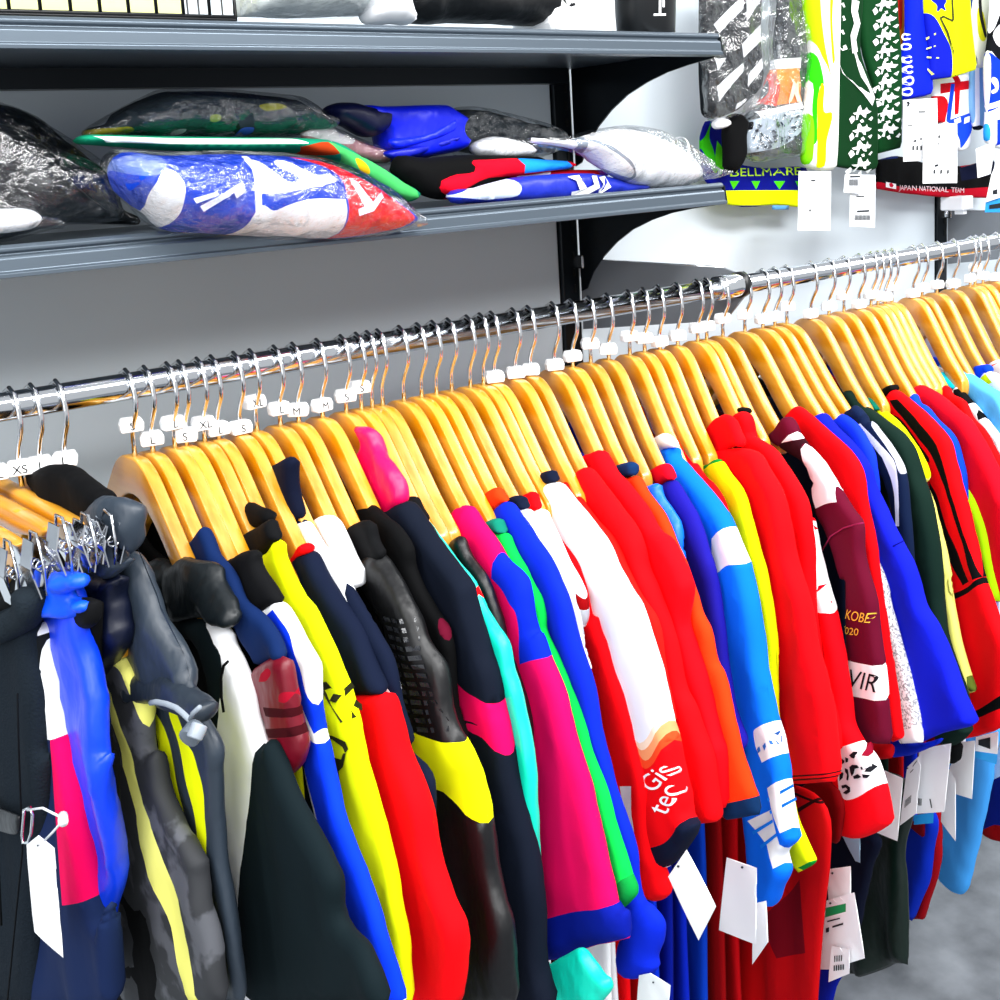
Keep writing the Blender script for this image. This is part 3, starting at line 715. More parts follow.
t, fr, inf = G((422, 400), 'jersey', 'bright green jersey with a teal collar and a narrow cuffed sleeve', 'jersey', 'bright green jersey', [
  ('sleeve', 'green', "E:90,415 165,388 190,405 230,490 290,600 340,720 385,830 402,930 412,1000 F:5,400 60,540 F:225,1000 H:300,200 360,430 450,700 485,790 487,845 440,900 400,916 380,880 330,700 240,350 140,0 F:60,700 0,540 E:330,850 260,650 180,540",
    [('#08a04c', "H:385,775 452,712 470,760 487,845 440,900 400,916 380,880!")]),
  ('collar', 'teal', "E:48,348 80,308 128,303 150,350 168,392! 130,400 95,412!"),
], ('dgreen', .75))
t, fr, inf = G((437, 399), 'jersey', 'royal blue long sleeved jersey with an orange collar and folded cuff', 'jersey', 'royal blue jersey with orange collar', [
  ('sleeve', 'royal', "E:98,292 120,250 150,212 202,192 262,270 340,380 430,530 480,640 560,820 615,1010 F:120,200 170,380 220,560 270,800 320,1000 H:360,140 420,330 480,560 500,700 530,850 I:580,280 640,390 642,500 620,600 628,670 580,702 500,716 410,702 388,600 400,510 430,400 400,260 H:380,800 330,500 240,150 F:180,800 80,500 E:420,1000 330,700 220,440", (), dict(T=.011, wd=.02, fold=.003)),
  ('collar', 'orange', "E:28,192 50,150 82,118 128,108 155,150 185,192! 145,215 105,284! 60,240"),
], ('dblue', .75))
t, fr, inf = G((452, 393), 'jersey', 'white jersey with a navy collar and a grey tipped short sleeve', 'jersey', 'white jersey with navy collar', [
  ('sleeve', 'white', "E:235,272 305,238 340,262 372,345 430,440 500,540 570,690 592,830 612,900 630,1010 F:160,350 188,440! 170,430 120,250 E:560,960 450,640 330,420",
   [('lgrey', "E:480,640! 520,700 570,830 612,900 640,1040! 590,1040! 560,900!")]),
  ('collar', 'navy', "E:193,190 228,158 272,168 285,205 305,240! 240,272! 215,225"),
], ('white', .78))
t, fr, inf = G((471, 394), 'jersey', 'white jersey with a red collar and a dark red band on its sleeve end', 'jersey', 'white jersey with red collar', [
  ('sleeve', 'white', "E:345,275 415,245 450,320 500,420 560,560 622,680 662,800 670,905 F:165,90 162,150 148,170 125,130! E:560,800 480,560",
   [('dred', "E:577,725! 620,770 655,840 662,895! 630,860 592,835!"), ('lgrey', "E:592,838! 630,865 668,900! F:163,150 148,172! 120,130!")]),
  ('collar', 'red', "E:273,180 310,140 352,138 370,190 392,238! 345,276! 305,225"),
], ('#6a0010', .78))
t, fr, inf = G((484, 390), 'jersey', 'red jersey with two white bars above its sleeve hem', 'jersey', 'red jersey with white sleeve bars', [
  ('sleeve', 'red', "E:405,250 420,240 470,340 560,470 640,580 692,720 725,890 765,915! 795,1010 F:330,260 380,430 440,600 490,780 545,1000 H:575,130 582,350 605,540 640,680 676,830 640,872 600,852 518,848! 490,640 430,400 355,120 F:300,950 240,640 195,430 175,200 E:672,950 660,780 600,600 520,440",
   [('white', "H:417,148! 489,147! 490,290 512,460 503,570 490,642! 476,636! 472,480 440,330!"), ('white', "H:358,143! 378,145! 425,300 470,450 466,548! 440,440!")], dict(T=.011, wd=.011)),
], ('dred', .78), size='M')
t, fr, inf = G((495, 387), 'jersey', 'white jersey with a navy collar fading to red lettered sleeve with navy hem', 'jersey', 'white and red lettered jersey', [
  ('sleeve', 'white', "E:398,215 402,150 430,100 492,70 540,120 620,220 700,320 790,440 850,560 930,700 1005,835 F:560,220 620,400 672,590 705,740 742,900 H:760,20 802,230 812,330 850,375 875,400 850,480 800,545 720,645 650,652 615,540 575,300 540,0 F:480,780 430,580 330,290 E:780,960 730,870 700,730 640,600 560,470 480,360",
   [('#fbe3c8', "F:480,770! 500,800 570,870 640,780 675,640! 712,740! 745,905 H:800,230 808,340! 610,530! 540,0!"),
    ('#f8a978', "F:488,795! 520,850 580,915 640,850 690,690! 720,800! 745,905 H:800,230 808,340! 610,530! 540,0!"),
    ('#f55a30', "F:495,820! 540,905 600,980 660,900 705,760! 735,860! 745,905 H:800,230 808,340! 610,530! 540,0!"),
    ('red', "F:505,850! 560,985 600,1030 650,990 720,830! 745,905 H:800,230 812,335! 760,430 700,500 610,530! 540,0!"),
    ('navy', "H:812,335! 890,400! 800,560! 720,665! 630,665! 608,528! 700,500 760,430!")], dict(T=.013, wd=.011)),
  ('collar', 'navy', "E:338,75 380,25 462,-2 478,35 492,70! 430,102 412,150 402,205! 370,150"),
], ('white', .95, .175), size='L')
text('sponsor_lettering', t, fr, inf['sleeve'], 'Gis', (664, 789), (681, 770), 18, 'white/ink')
text('sponsor_lettering', t, fr, inf['sleeve'], 'tec', (674, 813), (687, 788), 15, 'white/ink')
t, fr, inf = G((516, 382), 'jersey', 'scarlet jersey showing a thin edge behind the white lettered jersey', 'jersey', 'scarlet jersey', [
  ('sleeve', 'ored', "E:510,85 540,72 578,68 610,130 700,250 790,370 850,460 935,630 1005,770 F:620,120 670,400 700,560 740,800! 640,600 540,200 E:900,760 760,470 600,260", (), dict()),
], ('white', .95, .15))
t, fr, inf = G((531, 378), 'jersey', 'plain red jersey, first of the two whose collars meet below the pale hangers', 'jersey', 'first plain red jersey', [
  ('sleeve', 'red', "K:-50,280 0,262 60,228 100,268 160,350 250,470 340,600 390,700 430,850 485,980 F:700,180 740,350 780,540 830,650 880,830 935,1000 L:205,360 215,420 210,442 160,446 122,430! 85,200 55,0 F:700,900 660,500 560,150 K:300,850 200,640 50,450", (), dict(T=.011, wd=.011)),
], ('red', .95, .15))
t, fr, inf = G((555, 375), 'jersey', 'plain red jersey against the orange one with the blue collar', 'jersey', 'second plain red jersey', [
  ('sleeve', '#f4001e', "K:40,195 60,150 92,138 150,122 180,165 230,250 290,315 400,460 500,610 560,660 620,770 670,880 705,990 F:810,130 840,250 905,470 960,680 1005,830 L:240,220 247,395! 205,402! 180,200 F:830,600 740,200 K:400,800 300,550 150,360 60,280", (), dict(T=.011, wd=.011)),
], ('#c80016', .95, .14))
t, fr, inf = G((573, 367), 'jersey', 'orange jersey with a petrol blue collar and petrol hem', 'jersey', 'orange jersey', [
  ('sleeve', 'orange', "K:275,315 320,292 378,290 420,360 510,490 562,590 640,770 718,1000 F:900,80 955,180 992,380 M:150,450 200,620 250,800 292,1000 L:335,362! 342,420! 255,432! 244,375! 200,100 M:60,700 F:900,600 K:600,900 500,650 400,480 340,400",
    [('#123c66', "L:243,382! 336,364! 345,424! 250,434!")]),
  ('collar', '#143f6e', "K:228,238 250,218 272,208 348,203 362,280! 320,292 278,315! 250,275"),
], ('blue', .95, .14))
t, fr, inf = G((591, 366), 'jersey', 'sky blue jersey showing a thin wrinkled edge beside the indigo one', 'jersey', 'sky blue jersey', [
  ('sleeve', 'azure/shiny', "K:422,368 450,345 496,335 512,385 560,480 620,600 652,760 690,900! 620,700 540,560 480,460", (), dict(wrinkle=.003)),
], ('dblue', .95, .14))
t, fr, inf = G((609, 363), 'jersey', 'indigo jersey with a red collar', 'jersey', 'indigo jersey with red collar', [
  ('sleeve', 'indigo', "K:515,360 550,325 605,308 660,390 720,500 770,620 812,760 842,850 865,1000 M:152,150 182,400 242,740 300,900 250,960! 150,600 50,100 K:720,980 660,760 600,560 560,450", (), dict(T=.01, wd=.018)),
  ('collar', '#e80030', "K:445,272 480,230 545,208 580,245 607,308! 560,320 520,355! 480,310"),
], ('royal', .95, .14))
t, fr, inf = G((630, 358), 'jersey', 'azure jersey with white collar, white elbow panel and three white stripes', 'jersey', 'azure jersey with white stripes', [
  ('sleeve', 'azure', "K:505,190 515,140 545,112 612,105 640,170 720,270 800,360 870,450 945,570 N:470,330 515,460 522,490 550,620 580,830 612,1000 M:440,540 470,720 500,830 520,950 L:430,290 460,470 466,500 430,545 442,600 420,650 392,705 332,690! 325,430 270,60 M:230,800 180,480 155,200 N:400,620 390,480 K:830,900 750,650 640,420 560,290",
    [('white', "N:398,350! 445,298! 470,330 500,400 520,465! 468,454 440,475 410,503!"),
     ('white', "M:395,810 405,790 478,738! 502,830 524,945! 435,1005! 405,900"),
     ('white', "L:390,332! 434,298! 462,440! 432,472! 412,420!"), ('white', "L:337,432! 405,398! 434,545! 412,582! 392,510!")], dict(T=.012, wd=.011)),
  ('collar', 'white', "K:450,95 470,60 495,38 552,18 592,55 622,108! 570,112 535,125 512,185! 480,140", (), dict(off=.007)),
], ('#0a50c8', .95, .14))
strokes('chest_stripe', t, fr, inf['sleeve'], ["L:393,362 446,325 448,334 396,372", "L:402,402 455,366 457,375 405,412", "L:350,466 412,428 414,437 354,476", "L:372,510 424,470 426,480 376,520"], 'azure/ink')
strokes('emblem', t, fr, inf['sleeve'], ["M:415,915 425,900 432,930 420,945", "M:440,900 452,880 456,905 450,930", "M:462,870 474,880 480,905 468,895", "M:488,850 496,850 498,890 488,892", "M:465,835 488,815 486,830 470,850"], '#2a6fd0/ink')
t, fr, inf = G((645, 357), 'jersey', 'red jersey with a white facing that stands up beside its hanger neck', 'jersey', 'red jersey with white facing', [
  ('sleeve', 'red', "P:730,640 752,625 800,705 870,795 K:800,260 880,400 905,470 918,545 880,540! 780,400 700,230"),
  ('facing', 'white', "P:628,470 640,490 668,478 702,560 752,630! 735,645 712,662 680,620", [('red', "P:600,400! 640,410! 672,460! 665,482! 645,502! 620,460!")], dict(off=.006, fold=.001)),
  ('facing_tip', 'red', "P:625,445 640,413 666,450 664,478 645,504! 632,475", (), dict(off=.008, fold=.001)),
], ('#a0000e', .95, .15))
t, fr, inf = G((660, 352), 'jersey', 'fluorescent yellow jersey with thin green collar and hem edging', 'jersey', 'fluorescent yellow jersey', [
  ('sleeve', 'yellow', "N:342,72 370,48 408,36 442,90 500,170 532,260 562,380 602,560 628,720 640,900 M:492,300 497,700 507,830 L:430,300 460,420 500,540 507,575 470,600! 440,500 410,250 M:440,600 390,200 N:520,560 470,350 400,180",
    [('#0a9a3a', "N:340,66! 370,42! 410,30! 406,44! 372,58! 346,80!"), ('#0a9a3a', "L:470,585! 507,562! 510,580! 472,606!")]),
], ('#c00018', .95, .155))
t, fr, inf = G((678, 351), 'polo_shirt', 'red polo shirt with a ribbed collar and two dark stripes at the sleeve hem', 'shirt', 'red polo shirt', [
  ('sleeve', 'red', "N:350,60 360,-10! 420,-10! 540,0 600,80 650,180 682,300 702,420 752,600 790,800 832,1000 M:850,990 L:580,250 586,316! 440,322! 420,150 M:500,800 505,300 N:620,800 570,500 500,250 430,120",
    [('#5a0010', "L:438,291! 582,288! 583,293! 438,296!"), ('#5a0010', "L:438,303! 585,300! 586,305! 438,309!")], dict(T=.012, wd=.011)),
  ('collar', '#f2001a', "p:709,434 714,422 727,414 735,418 741,430 747,444 738,446 728,452 722,462 715,450"),
], ('#c80012', "L:250,420 380,330 470,330 552,400 562,560 548,700 520,1060! 240,1060! 240,700", [('#8a0020', "L:365,742! 480,620! 497,850! 410,866!"), ('#3a0008', "L:455,345! 548,385! 550,392! 455,354!"), ('#3a0008', "L:470,400! 535,362! 540,370! 475,412!")]), dpsi=2)
t, fr, inf = G((698, 346), 'jersey', 'plain red jersey behind the red polo shirt', 'jersey', 'plain red jersey behind the polo', [
  ('sleeve', '#e8001a', "p:734,424 738,415 746,411 752,417 N:540,-60! 625,0 720,140 760,250 778,400 785,560 M:770,390 830,650 885,910 850,960! 790,750 N:740,750 680,400 600,150", (), dict(T=.01)),
  ('neck_label', 'black', "p:738,410 744,407 750,411 744,415", (), dict(off=-.004)),
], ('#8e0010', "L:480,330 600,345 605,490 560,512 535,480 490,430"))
t, fr, inf = G((707, 345), 'jersey', 'red jersey with torn white sleeve flashes and a white panel of brush lettering', 'jersey', 'red jersey with brush lettering', [
  ('sleeve', '#f00020', "N:740,290 765,265 785,330 800,420 830,540 862,660 Q:300,380 330,640 375,720 430,790 458,870 475,930! T:415,180 395,215 340,245 280,260 200,250! 190,180 Q:260,720 210,450 170,260 N:790,640 760,480",
    [('white', "N:745,300! 770,262! 790,400 820,530 Q:250,160! 165,130! N:780,570!"),
     ('white', "Q:272,757! 330,745 388,722! 430,790 465,920! 395,975 330,988 298,955!")], dict(T=.012, wd=.011)),
], ('dblue', "L:500,900 600,905 585,960 565,1060! 480,1060!"))
strokes('printed_flash', t, fr, inf['sleeve'], ["N:757,385 785,400 770,410", "N:785,545 828,535 805,570", "N:838,600 850,615 835,610", "N:770,300 790,315 775,320"], '#f00020/ink')
strokes('brush_lettering', t, fr, inf['sleeve'], ["Q:292,810 302,806 300,832 293,828", "Q:312,802 330,812 326,822 310,830 304,820", "Q:334,795 352,800 350,815 336,820", "Q:358,785 372,770 384,772 380,800 368,796",
  "Q:300,860 322,868 318,890 302,905", "Q:330,845 350,850 356,880 352,900 342,896 345,872 332,862", "Q:358,838 372,828 392,830 400,842 384,846 380,866 370,880 362,862", "Q:376,880 396,870 410,884 398,890 380,892", "Q:404,840 424,834 436,850 430,868 418,862 420,850 408,852", "Q:412,872 432,880 428,892 416,888",
  "Q:312,925 340,918 362,930 364,950 344,962 322,958 336,948 350,940 340,932 318,938"], '#14161c/ink')
strokes('round_seal', t, fr, inf['sleeve'], ["Q:395,742 410,735 420,750 420,785 410,800 398,790 392,765"], '#9a1030/ink')

t, fr, inf = G((723, 340), 'jersey', 'maroon jersey with white shoulder flashes, gold KOBE lettering and a white sponsor patch', 'jersey', 'maroon KOBE jersey', [
  ('sleeve', 'maroon', "O:-30,260 0,215 50,165 100,255 200,370 262,465 330,580 378,650 388,800 440,1000 Q:450,200 480,400 500,600 512,742! 420,735 335,712! 328,600 328,300 328,0 O:300,900 240,700 180,580 150,400 60,330",
    [('white', "O:30,282! 80,228! 105,265!"), ('white', "O:105,262! 130,300 200,390 250,470 282,550! 235,558 185,580! 150,460!"), ('dmaroon', "O:-30,330! 30,284! 105,268! 150,460 185,578! 180,800! 150,600 60,420!"),
     ('white', "Q:325,358! 476,390! 486,547! 328,516!")], dict(T=.009, wd=.008, fold=.001, wrinkle=.0008)),
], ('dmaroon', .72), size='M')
text('lettering', t, fr, inf['sleeve'], 'KOBE', (852.5, 617), (874, 622), 9.5, 'gold/ink')
text('lettering', t, fr, inf['sleeve'], '2020', (847, 631.5), (865, 634), 7, 'gold/ink')
text('sponsor_lettering', t, fr, inf['sleeve'], 'VIR', (853, 684), (882, 691), 17, '#14161c/ink')
cord('shoulder_seam', '', fr, "O:185,785 230,710 290,672 350,655 378,650", '#a03060', .0009, '', .0145, t)
# ------------------------------------------------------------------ jerseys on the far rail
t, fr, inf = G((745, 335), 'jersey', 'red jersey with a plain narrow sleeve beside the maroon jersey', 'jersey', 'red jersey beside the maroon one', [
  ('sleeve', 'red', "O:40,175 60,140 86,118 130,145 200,200 252,250 340,340 382,430 402,600 442,780 470,1010 Q:490,200 530,500 562,700 566,716 510,738! 470,300 430,0 O:380,850 340,620 250,470 120,270", (), dict(T=.008)),
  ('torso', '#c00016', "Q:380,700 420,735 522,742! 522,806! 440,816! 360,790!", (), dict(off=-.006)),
], None)
t, fr, inf = G((754, 334), 'jersey', 'heather grey jersey with a white hem glimpsed between red and blue', 'jersey', 'heather grey jersey', [
  ('sleeve', 'grey/heather', "O:395,640 440,800 480,900 510,1010 Q:500,80 560,300 620,560 652,738! 600,742 555,742! 520,500 450,0 O:420,900", [('white', "Q:550,680! 640,665! 654,738! 555,744!")], dict()),
], None, hang=False)
t, fr, inf = G((763, 332), 'jersey', 'bright blue jersey with a broad stitched sleeve hem', 'jersey', 'bright blue jersey with broad sleeve', [
  ('sleeve', '#1828c8', "O:168,172 185,155 206,150 242,190 320,270 402,380 442,500 562,730 620,850 670,1010 Q:720,200 800,400 905,645! 880,662 760,690 700,715 645,742! 600,500 540,300 470,0 O:400,800 380,500 260,300", (), dict(T=.012, wd=.011)),
  ('torso', 'royal', "Q:500,700 640,738 745,715 740,735 720,748 600,795 520,806! 480,760!", (), dict(off=-.007)),
  ('torso_back', 'navy2', "T:120,180 300,225 372,262 335,400 295,560 262,690 150,720 120,450", (), dict(off=-.01)),
], None)
cord('shoulder_seam', '', fr, "O:450,778 500,762 560,732", '#10189a', .0009, '', .0135, t)
t, fr, inf = G((775, 329), 'jersey', 'blue jersey with a ribbed neck just behind the bright blue broad sleeved one', 'jersey', 'second blue jersey', [
  ('sleeve', '#1c46e4', "O:253,192 272,168 292,153 342,190 402,265 442,340 457,450 462,520! 400,500! 340,300"),
], ('navy', .7))
t, fr, inf = G((787, 328), 'track_jacket', 'navy track top with a white stripe down its sleeve', 'jacket', 'navy top with white stripe', [
  ('sleeve', '#16294a', "O:330,170 395,150! 410,185 430,188 540,345 582,430 602,600 617,800 617,845! 560,820! 540,700 480,450 400,300",
    [('white', "O:362,206! 382,194! 470,290 542,390 562,530 562,660! 545,660! 530,480 480,350!"), ('lgrey', "O:410,184! 432,190! 540,345 580,430! 560,420 530,360!")]),
  ('collar', '#182c50', "O:313,147 335,128 352,114 392,163 405,192! 360,205! 335,175"),
], ('black', .7))
t, fr, inf = G((811, 323), 'jersey', 'dark green jersey with a ribbed collar and a hem hanging low over the floor', 'jersey', 'dark green jersey', [
  ('sleeve', '#16322a', "O:290,75 305,55 325,43 352,48 382,98 480,178 562,240 612,310 652,430 692,540 722,700 742,900 748,1000 Q:782,300 840,480 866,670 870,692 810,747 745,742! 700,500 660,200 O:640,900 600,600 540,380 400,200", (), dict(T=.012, wd=.011)),
  ('strap', 'black', "S:640,310 722,290 722,400 700,440 650,445 640,380", (), dict(off=-.004)),
  ('torso', 'dgreen/shiny', "T:300,60 420,-40 520,60 516,170 495,250 490,330 505,480 512,600 516,832! 500,824 440,832 350,872 280,888 222,880! 250,700 300,400", (), dict(off=-.006, fold=.006, T=.012, wd=.03)),
], None)
t, fr, inf = G((829, 319), 'jersey', 'yellow jersey with a teal collar and a pale lime sleeve edge', 'jersey', 'yellow jersey with teal collar', [
  ('sleeve', 'yellow', "O:450,145 472,133 562,208 622,290 662,370 682,440 664,475! 650,435! 702,560 742,740 790,1010 Q:765,0 850,400 896,505! 852,517! 800,350 740,50 O:740,980 690,650 620,420 540,270",
    [('pale', "O:640,425! 664,440 702,560 742,740 790,1010 Q:765,0 850,400 896,505! 852,517! 800,350 740,50 O:740,980 690,650 640,480!"), ('#6a7a30', "Q:848,440! 862,415! 896,503! 870,508!")]),
  ('collar', 'teal', "O:400,92 425,80 472,130! 448,143!"),
], ('dgreen', .7))
t, fr, inf = G((844, 317), 'jersey', 'red and black striped jersey with a black ribbed cuff', 'jersey', 'red and black striped jersey', [
  ('sleeve', 'red', "O:480,110 500,70 532,42 602,90 702,180 772,270 802,370 852,560 902,760 937,890 Q:1000,170 1060,320 1040,640 930,700 840,722! 800,500 790,150 O:760,900 705,600 690,420 560,210",
   [('black', "O:524,90! 556,84! 640,170 722,270 762,370 802,520 862,720 922,895! 902,905! 842,720 770,480 722,360 680,290 540,122!"),
    ('#1a1208', "O:508,148! 560,168 640,260 702,350! 706,375! 640,320 520,175!"), ('black', "O:703,458! 742,540 792,700 882,912! 850,930! 800,840 760,720 705,570!"),
    ('black', "O:782,978! 880,935 930,888! 938,918! 880,962 788,1004!"), ('black', "Q:885,600! 940,575 1060,500! 1070,560! 1000,590 898,632!")], dict(T=.010, wd=.012)),
  ('collar', 'black', "O:468,102 468,62 488,35 520,20 532,44! 500,70 488,105!"),
], ('dred', .72), size='M')
t, fr, inf = G((859, 315), 'jersey', 'blue jersey with a small white shoulder mark beside the striped one', 'jersey', 'blue jersey behind the striped one', [
  ('sleeve', '#1258e8', "U:352,432 375,405 402,383 432,440 482,470 562,560 662,670 712,800 752,960 W:760,180 770,320! 720,250 U:680,900 600,700 480,540", [('#e8e0c0', "U:408,458! 430,465! 472,532! 440,515!")], dict()),
], ('royal', .74))
t, fr, inf = G((865, 313), 'jersey', 'lime green jersey edge under the crimson jersey', 'jersey', 'lime green jersey', [
  ('sleeve', 'lime', "W:740,60 762,140 772,160 832,280 902,480 962,760 1010,1010! 930,1000! 860,600 790,330 740,200"),
], None, hang=False)
t, fr, inf = G((871, 311), 'jersey', 'crimson jersey with a wide plain sleeve near the right edge', 'jersey', 'crimson jersey', [
  ('sleeve', '#d4002a', "U:412,365 430,335 456,318 562,380 702,490 792,570 872,700 952,860 1060,1100 W:1100,300 1150,1000! 1000,1010! 930,560 830,280 760,100 U:740,880 620,680 500,490", (), dict(T=.013, wd=.011)),
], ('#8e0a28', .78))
t, fr, inf = G((892, 308), 'jersey', 'red jersey with a pointed collar between the crimson and sky blue ones', 'jersey', 'red jersey with pointed collar', [
  ('sleeve', '#f00a14', "U:565,378 600,350 628,322 662,380 742,430 802,530 892,620 952,720 1020,850 1060,980! 980,900 880,720 760,560 640,450"),
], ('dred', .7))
t, fr, inf = G((913, 305), 'jersey', 'white jersey with black shoulder blocks and a cyan collar', 'jersey', 'white jersey with black blocks', [
  ('sleeve', 'white', "U:670,390 700,338 722,335 820,450 892,540 962,640 1040,780 1010,830! 920,680 800,520",
    [('blk', "U:698,352! 722,338! 812,440! 780,468! 700,400!"), ('blk', "U:820,450! 842,455! 888,550! 870,570!")]),
  ('collar', 'cyan', "U:583,262 605,228 702,328! 692,350! 640,310"),
], ('offw', .7))
t, fr, inf = G((922, 302), 'jersey', 'long pale sky blue jersey at the right edge', 'jersey', 'pale sky blue jersey', [
  ('sleeve', 'sky', "U:603,212 612,175 635,145 662,133 702,158 802,240 902,310 1060,450 1100,700 W:1050,200 1000,260! U:1000,680 960,600 880,470 740,330 640,260", (), dict(T=.012)),
  ('torso', '#56aef2', "S:640,200 1000,180 1000,300 970,420 T:880,0 842,200 792,420 772,500 742,517 690,492 632,430! 650,260 660,100", (), dict(off=-.008, T=.013, wd=.03)),
], None)
t, fr, inf = G((937, 299), 'jersey', 'blue and yellow jersey corner with white and red trim at the right edge', 'jersey', 'blue and yellow jersey', [
  ('sleeve', 'white', "U:870,290 940,220 1100,330 1150,500 1060,460! 900,340!", [('yellow', "U:868,292! 920,238! 975,300! 905,335!"), ('#1250e0', "U:930,345! 960,335! 1060,400! 1060,440!")]),
  ('collar', '#0c50e0', "U:828,190 920,174 942,222 905,250 870,285 822,262 850,225"),
], ('#0c50e0', .7))
t, fr, inf = G((953, 297), 'jersey', 'white jersey with red shoulder piping at the right edge', 'jersey', 'white jersey with red piping', [
  ('sleeve', 'white', "U:925,205 1000,140 1100,180 1180,300 1100,330! 990,290!", [('red', "U:922,208! 940,190 1010,142! 1014,156! 955,200 935,222!")]),
], ('white', .7))
for nx, ny in ((970, 293), (983, 290), (995, 289)):
    G((nx, ny), 'jersey', {970: 'grey jersey cut off at the right edge, next after the red piped one', 983: 'navy jersey cut off at the right edge behind the grey one', 995: 'white jersey last at the right edge'}[nx], 'jersey', {970: 'grey jersey at the right edge', 983: 'navy jersey at the right edge', 995: 'last white jersey'}[nx], [], ({970: 'lgrey', 983: 'navy', 995: 'white'}[nx], .66))

# ------------------------------------------------------------------ card tags below the sleeves
def tagat(neck, n, poly, label, **kw): return htag(neck_frame(*neck), n, poly, label, **kw)
tagat((452, 393), .016, "L:113,530 205,708 150,815 55,615", 'blank white tag hanging tilted below the red lettered sleeve', hole=hole(679, 866, 1.3))
tagat((555, 375), .012, "L:238,555 332,588 330,828 214,782", 'blank white tag hanging left of the azure sleeve', hole=hole(743, 867, 1.3))
tagat((573, 367), .004, "L:322,700 362,690 367,820 318,890", 'shaded white tag tucked behind the blank one left of the azure sleeve')
tagat((437, 399), .014, "I:490,722 562,708 688,785 670,960 475,960", 'white tag cut by the bottom edge below the royal blue cuff', hole=hole(654, 982, 1.0))
tagat((698, 346), .010, "L:553,592 626,582 626,690 556,690", 'plain white tag at the top of the cluster over the floor', hole=hole(833, 873, 1.2))
tagat((696, 346), .014, "L:550,690 637,664 670,870 560,905 528,905", 'white tag with a green band in the cluster over the floor', hole=hole(831, 903, 1.2), strip=('#0a9a58', "L:549,712! 612,698! 612,724! 547,742!"),
  prints=["L:556,752 596,742 596,746 556,756", "L:552,775 562,772 562,786 552,789", "L:572,768 606,758 606,764 572,774"])
tagat((694, 347), .017, "L:566,832 622,842 622,918 556,945", 'small white barcode tag lowest in the cluster over the floor', prints=[f"L:{578 + 7 * k},{862 - k} {581 + 7 * k},{861 - k} {581 + 7 * k},{880 - k} {578 + 7 * k},{881 - k}" for k in range(4)] + [f"L:{576 + 7 * k},{892 - k} {580 + 7 * k},{891 - k} {580 + 7 * k},{908 - k} {576 + 7 * k},{909 - k}" for k in range(5)])
tagat((737, 338), .006, "L:600,488 655,492 656,572 640,566", 'pale blue edged tag under the brush lettered sleeve', c='#a8d4ee')
tagat((763, 332), .010, "S:128,485 305,560 265,1010 120,950", 'plain white tag right of the brush lettered sleeve', hole=hole(886, 776, .9))
tagat((787, 328), .010, "S:335,480 440,380 400,810 280,900", 'narrow white barcode tag under the bright blue hem', hole=hole(908, 768, .9), prints=[f"S:{322 + 8 * k},{770 - 7 * k} {326 + 8 * k},{766 - 7 * k} {330 + 8 * k},{712 - 7 * k} {326 + 8 * k},{716 - 7 * k}" for k in range(6)] + ["S:362,515 385,490 386,496 363,521", "S:380,470 410,430 411,436 381,476"])
tagat((795, 327), .004, "S:420,350 650,310 600,800 390,815", 'wide white tag hanging from the green strap', prints=[f"S:{412 + 9 * k},{700 + k} {417 + 9 * k},{700 + k} {415 + 9 * k},{750 + k} {410 + 9 * k},{750 + k}" for k in range(4)] + ["S:500,705 508,705 520,770 512,770"], strip=('#1a9ae4', "S:385,815! 395,812! 397,813! 386,816!"))
tagat((797, 326), .001, "S:380,825 525,800 520,880 382,892", 'bright blue card end showing white print under the wide white tag', c='#189ae6', prints=())
tagat((829, 319), .006, "S:632,490 680,570 680,1010 575,870 600,560", 'folded white tag right of the green strap')
tagat((844, 317), .003, "S:725,300 820,290 797,708 640,660 640,480", 'shaded white tag beside the sky blue hem')
tagat((860, 315), .014, "S:825,265 985,225 980,388 820,365", 'white barcode tag with a blue foot at the right edge', prints=["S:850,285 935,265 935,350 850,320"])
tagat((862, 315), .012, "S:820,362 980,388 972,462 818,410", 'blue card foot under the barcode tag at the right edge', c='#22a2ec')
tagat((940, 299), .004, "S:960,430 1010,300 1010,540 950,570", 'grey white tag cut off at the right edge', c='#d4d8de')
# hems of the far jerseys over the floor
G((878, 310), 'jersey', 'blue jersey whose wavy hem hangs over the floor beside the dark green one', 'jersey', 'blue jersey with wavy hem', [
  ('torso', '#0a3cc0', "T:470,180 520,160 612,140 605,330 585,480 525,637! 512,600! 490,420", (), dict(fold=.005, T=.01))], None)
G((885, 309), 'jersey', 'dark red jersey whose hem hangs beside the wavy blue hem', 'jersey', 'dark red jersey with hem over the floor', [
  ('torso', '#a4001e', "T:560,180 610,140 638,140 642,380 570,632! 520,632! 560,500", (), dict(fold=.004, T=.008))], None)
G((975, 292), 'jersey', 'navy and dark red jersey hem at the far right edge', 'jersey', 'navy and dark red jersey', [
  ('torso', '#0b2a8c', "T:840,0 909,-40 1000,0 1000,300! 930,280 832,238! 845,120", [('dred', "T:800,250! 832,236! 905,200! 1010,230 1010,310! 930,290!")], dict(T=.01))], None)

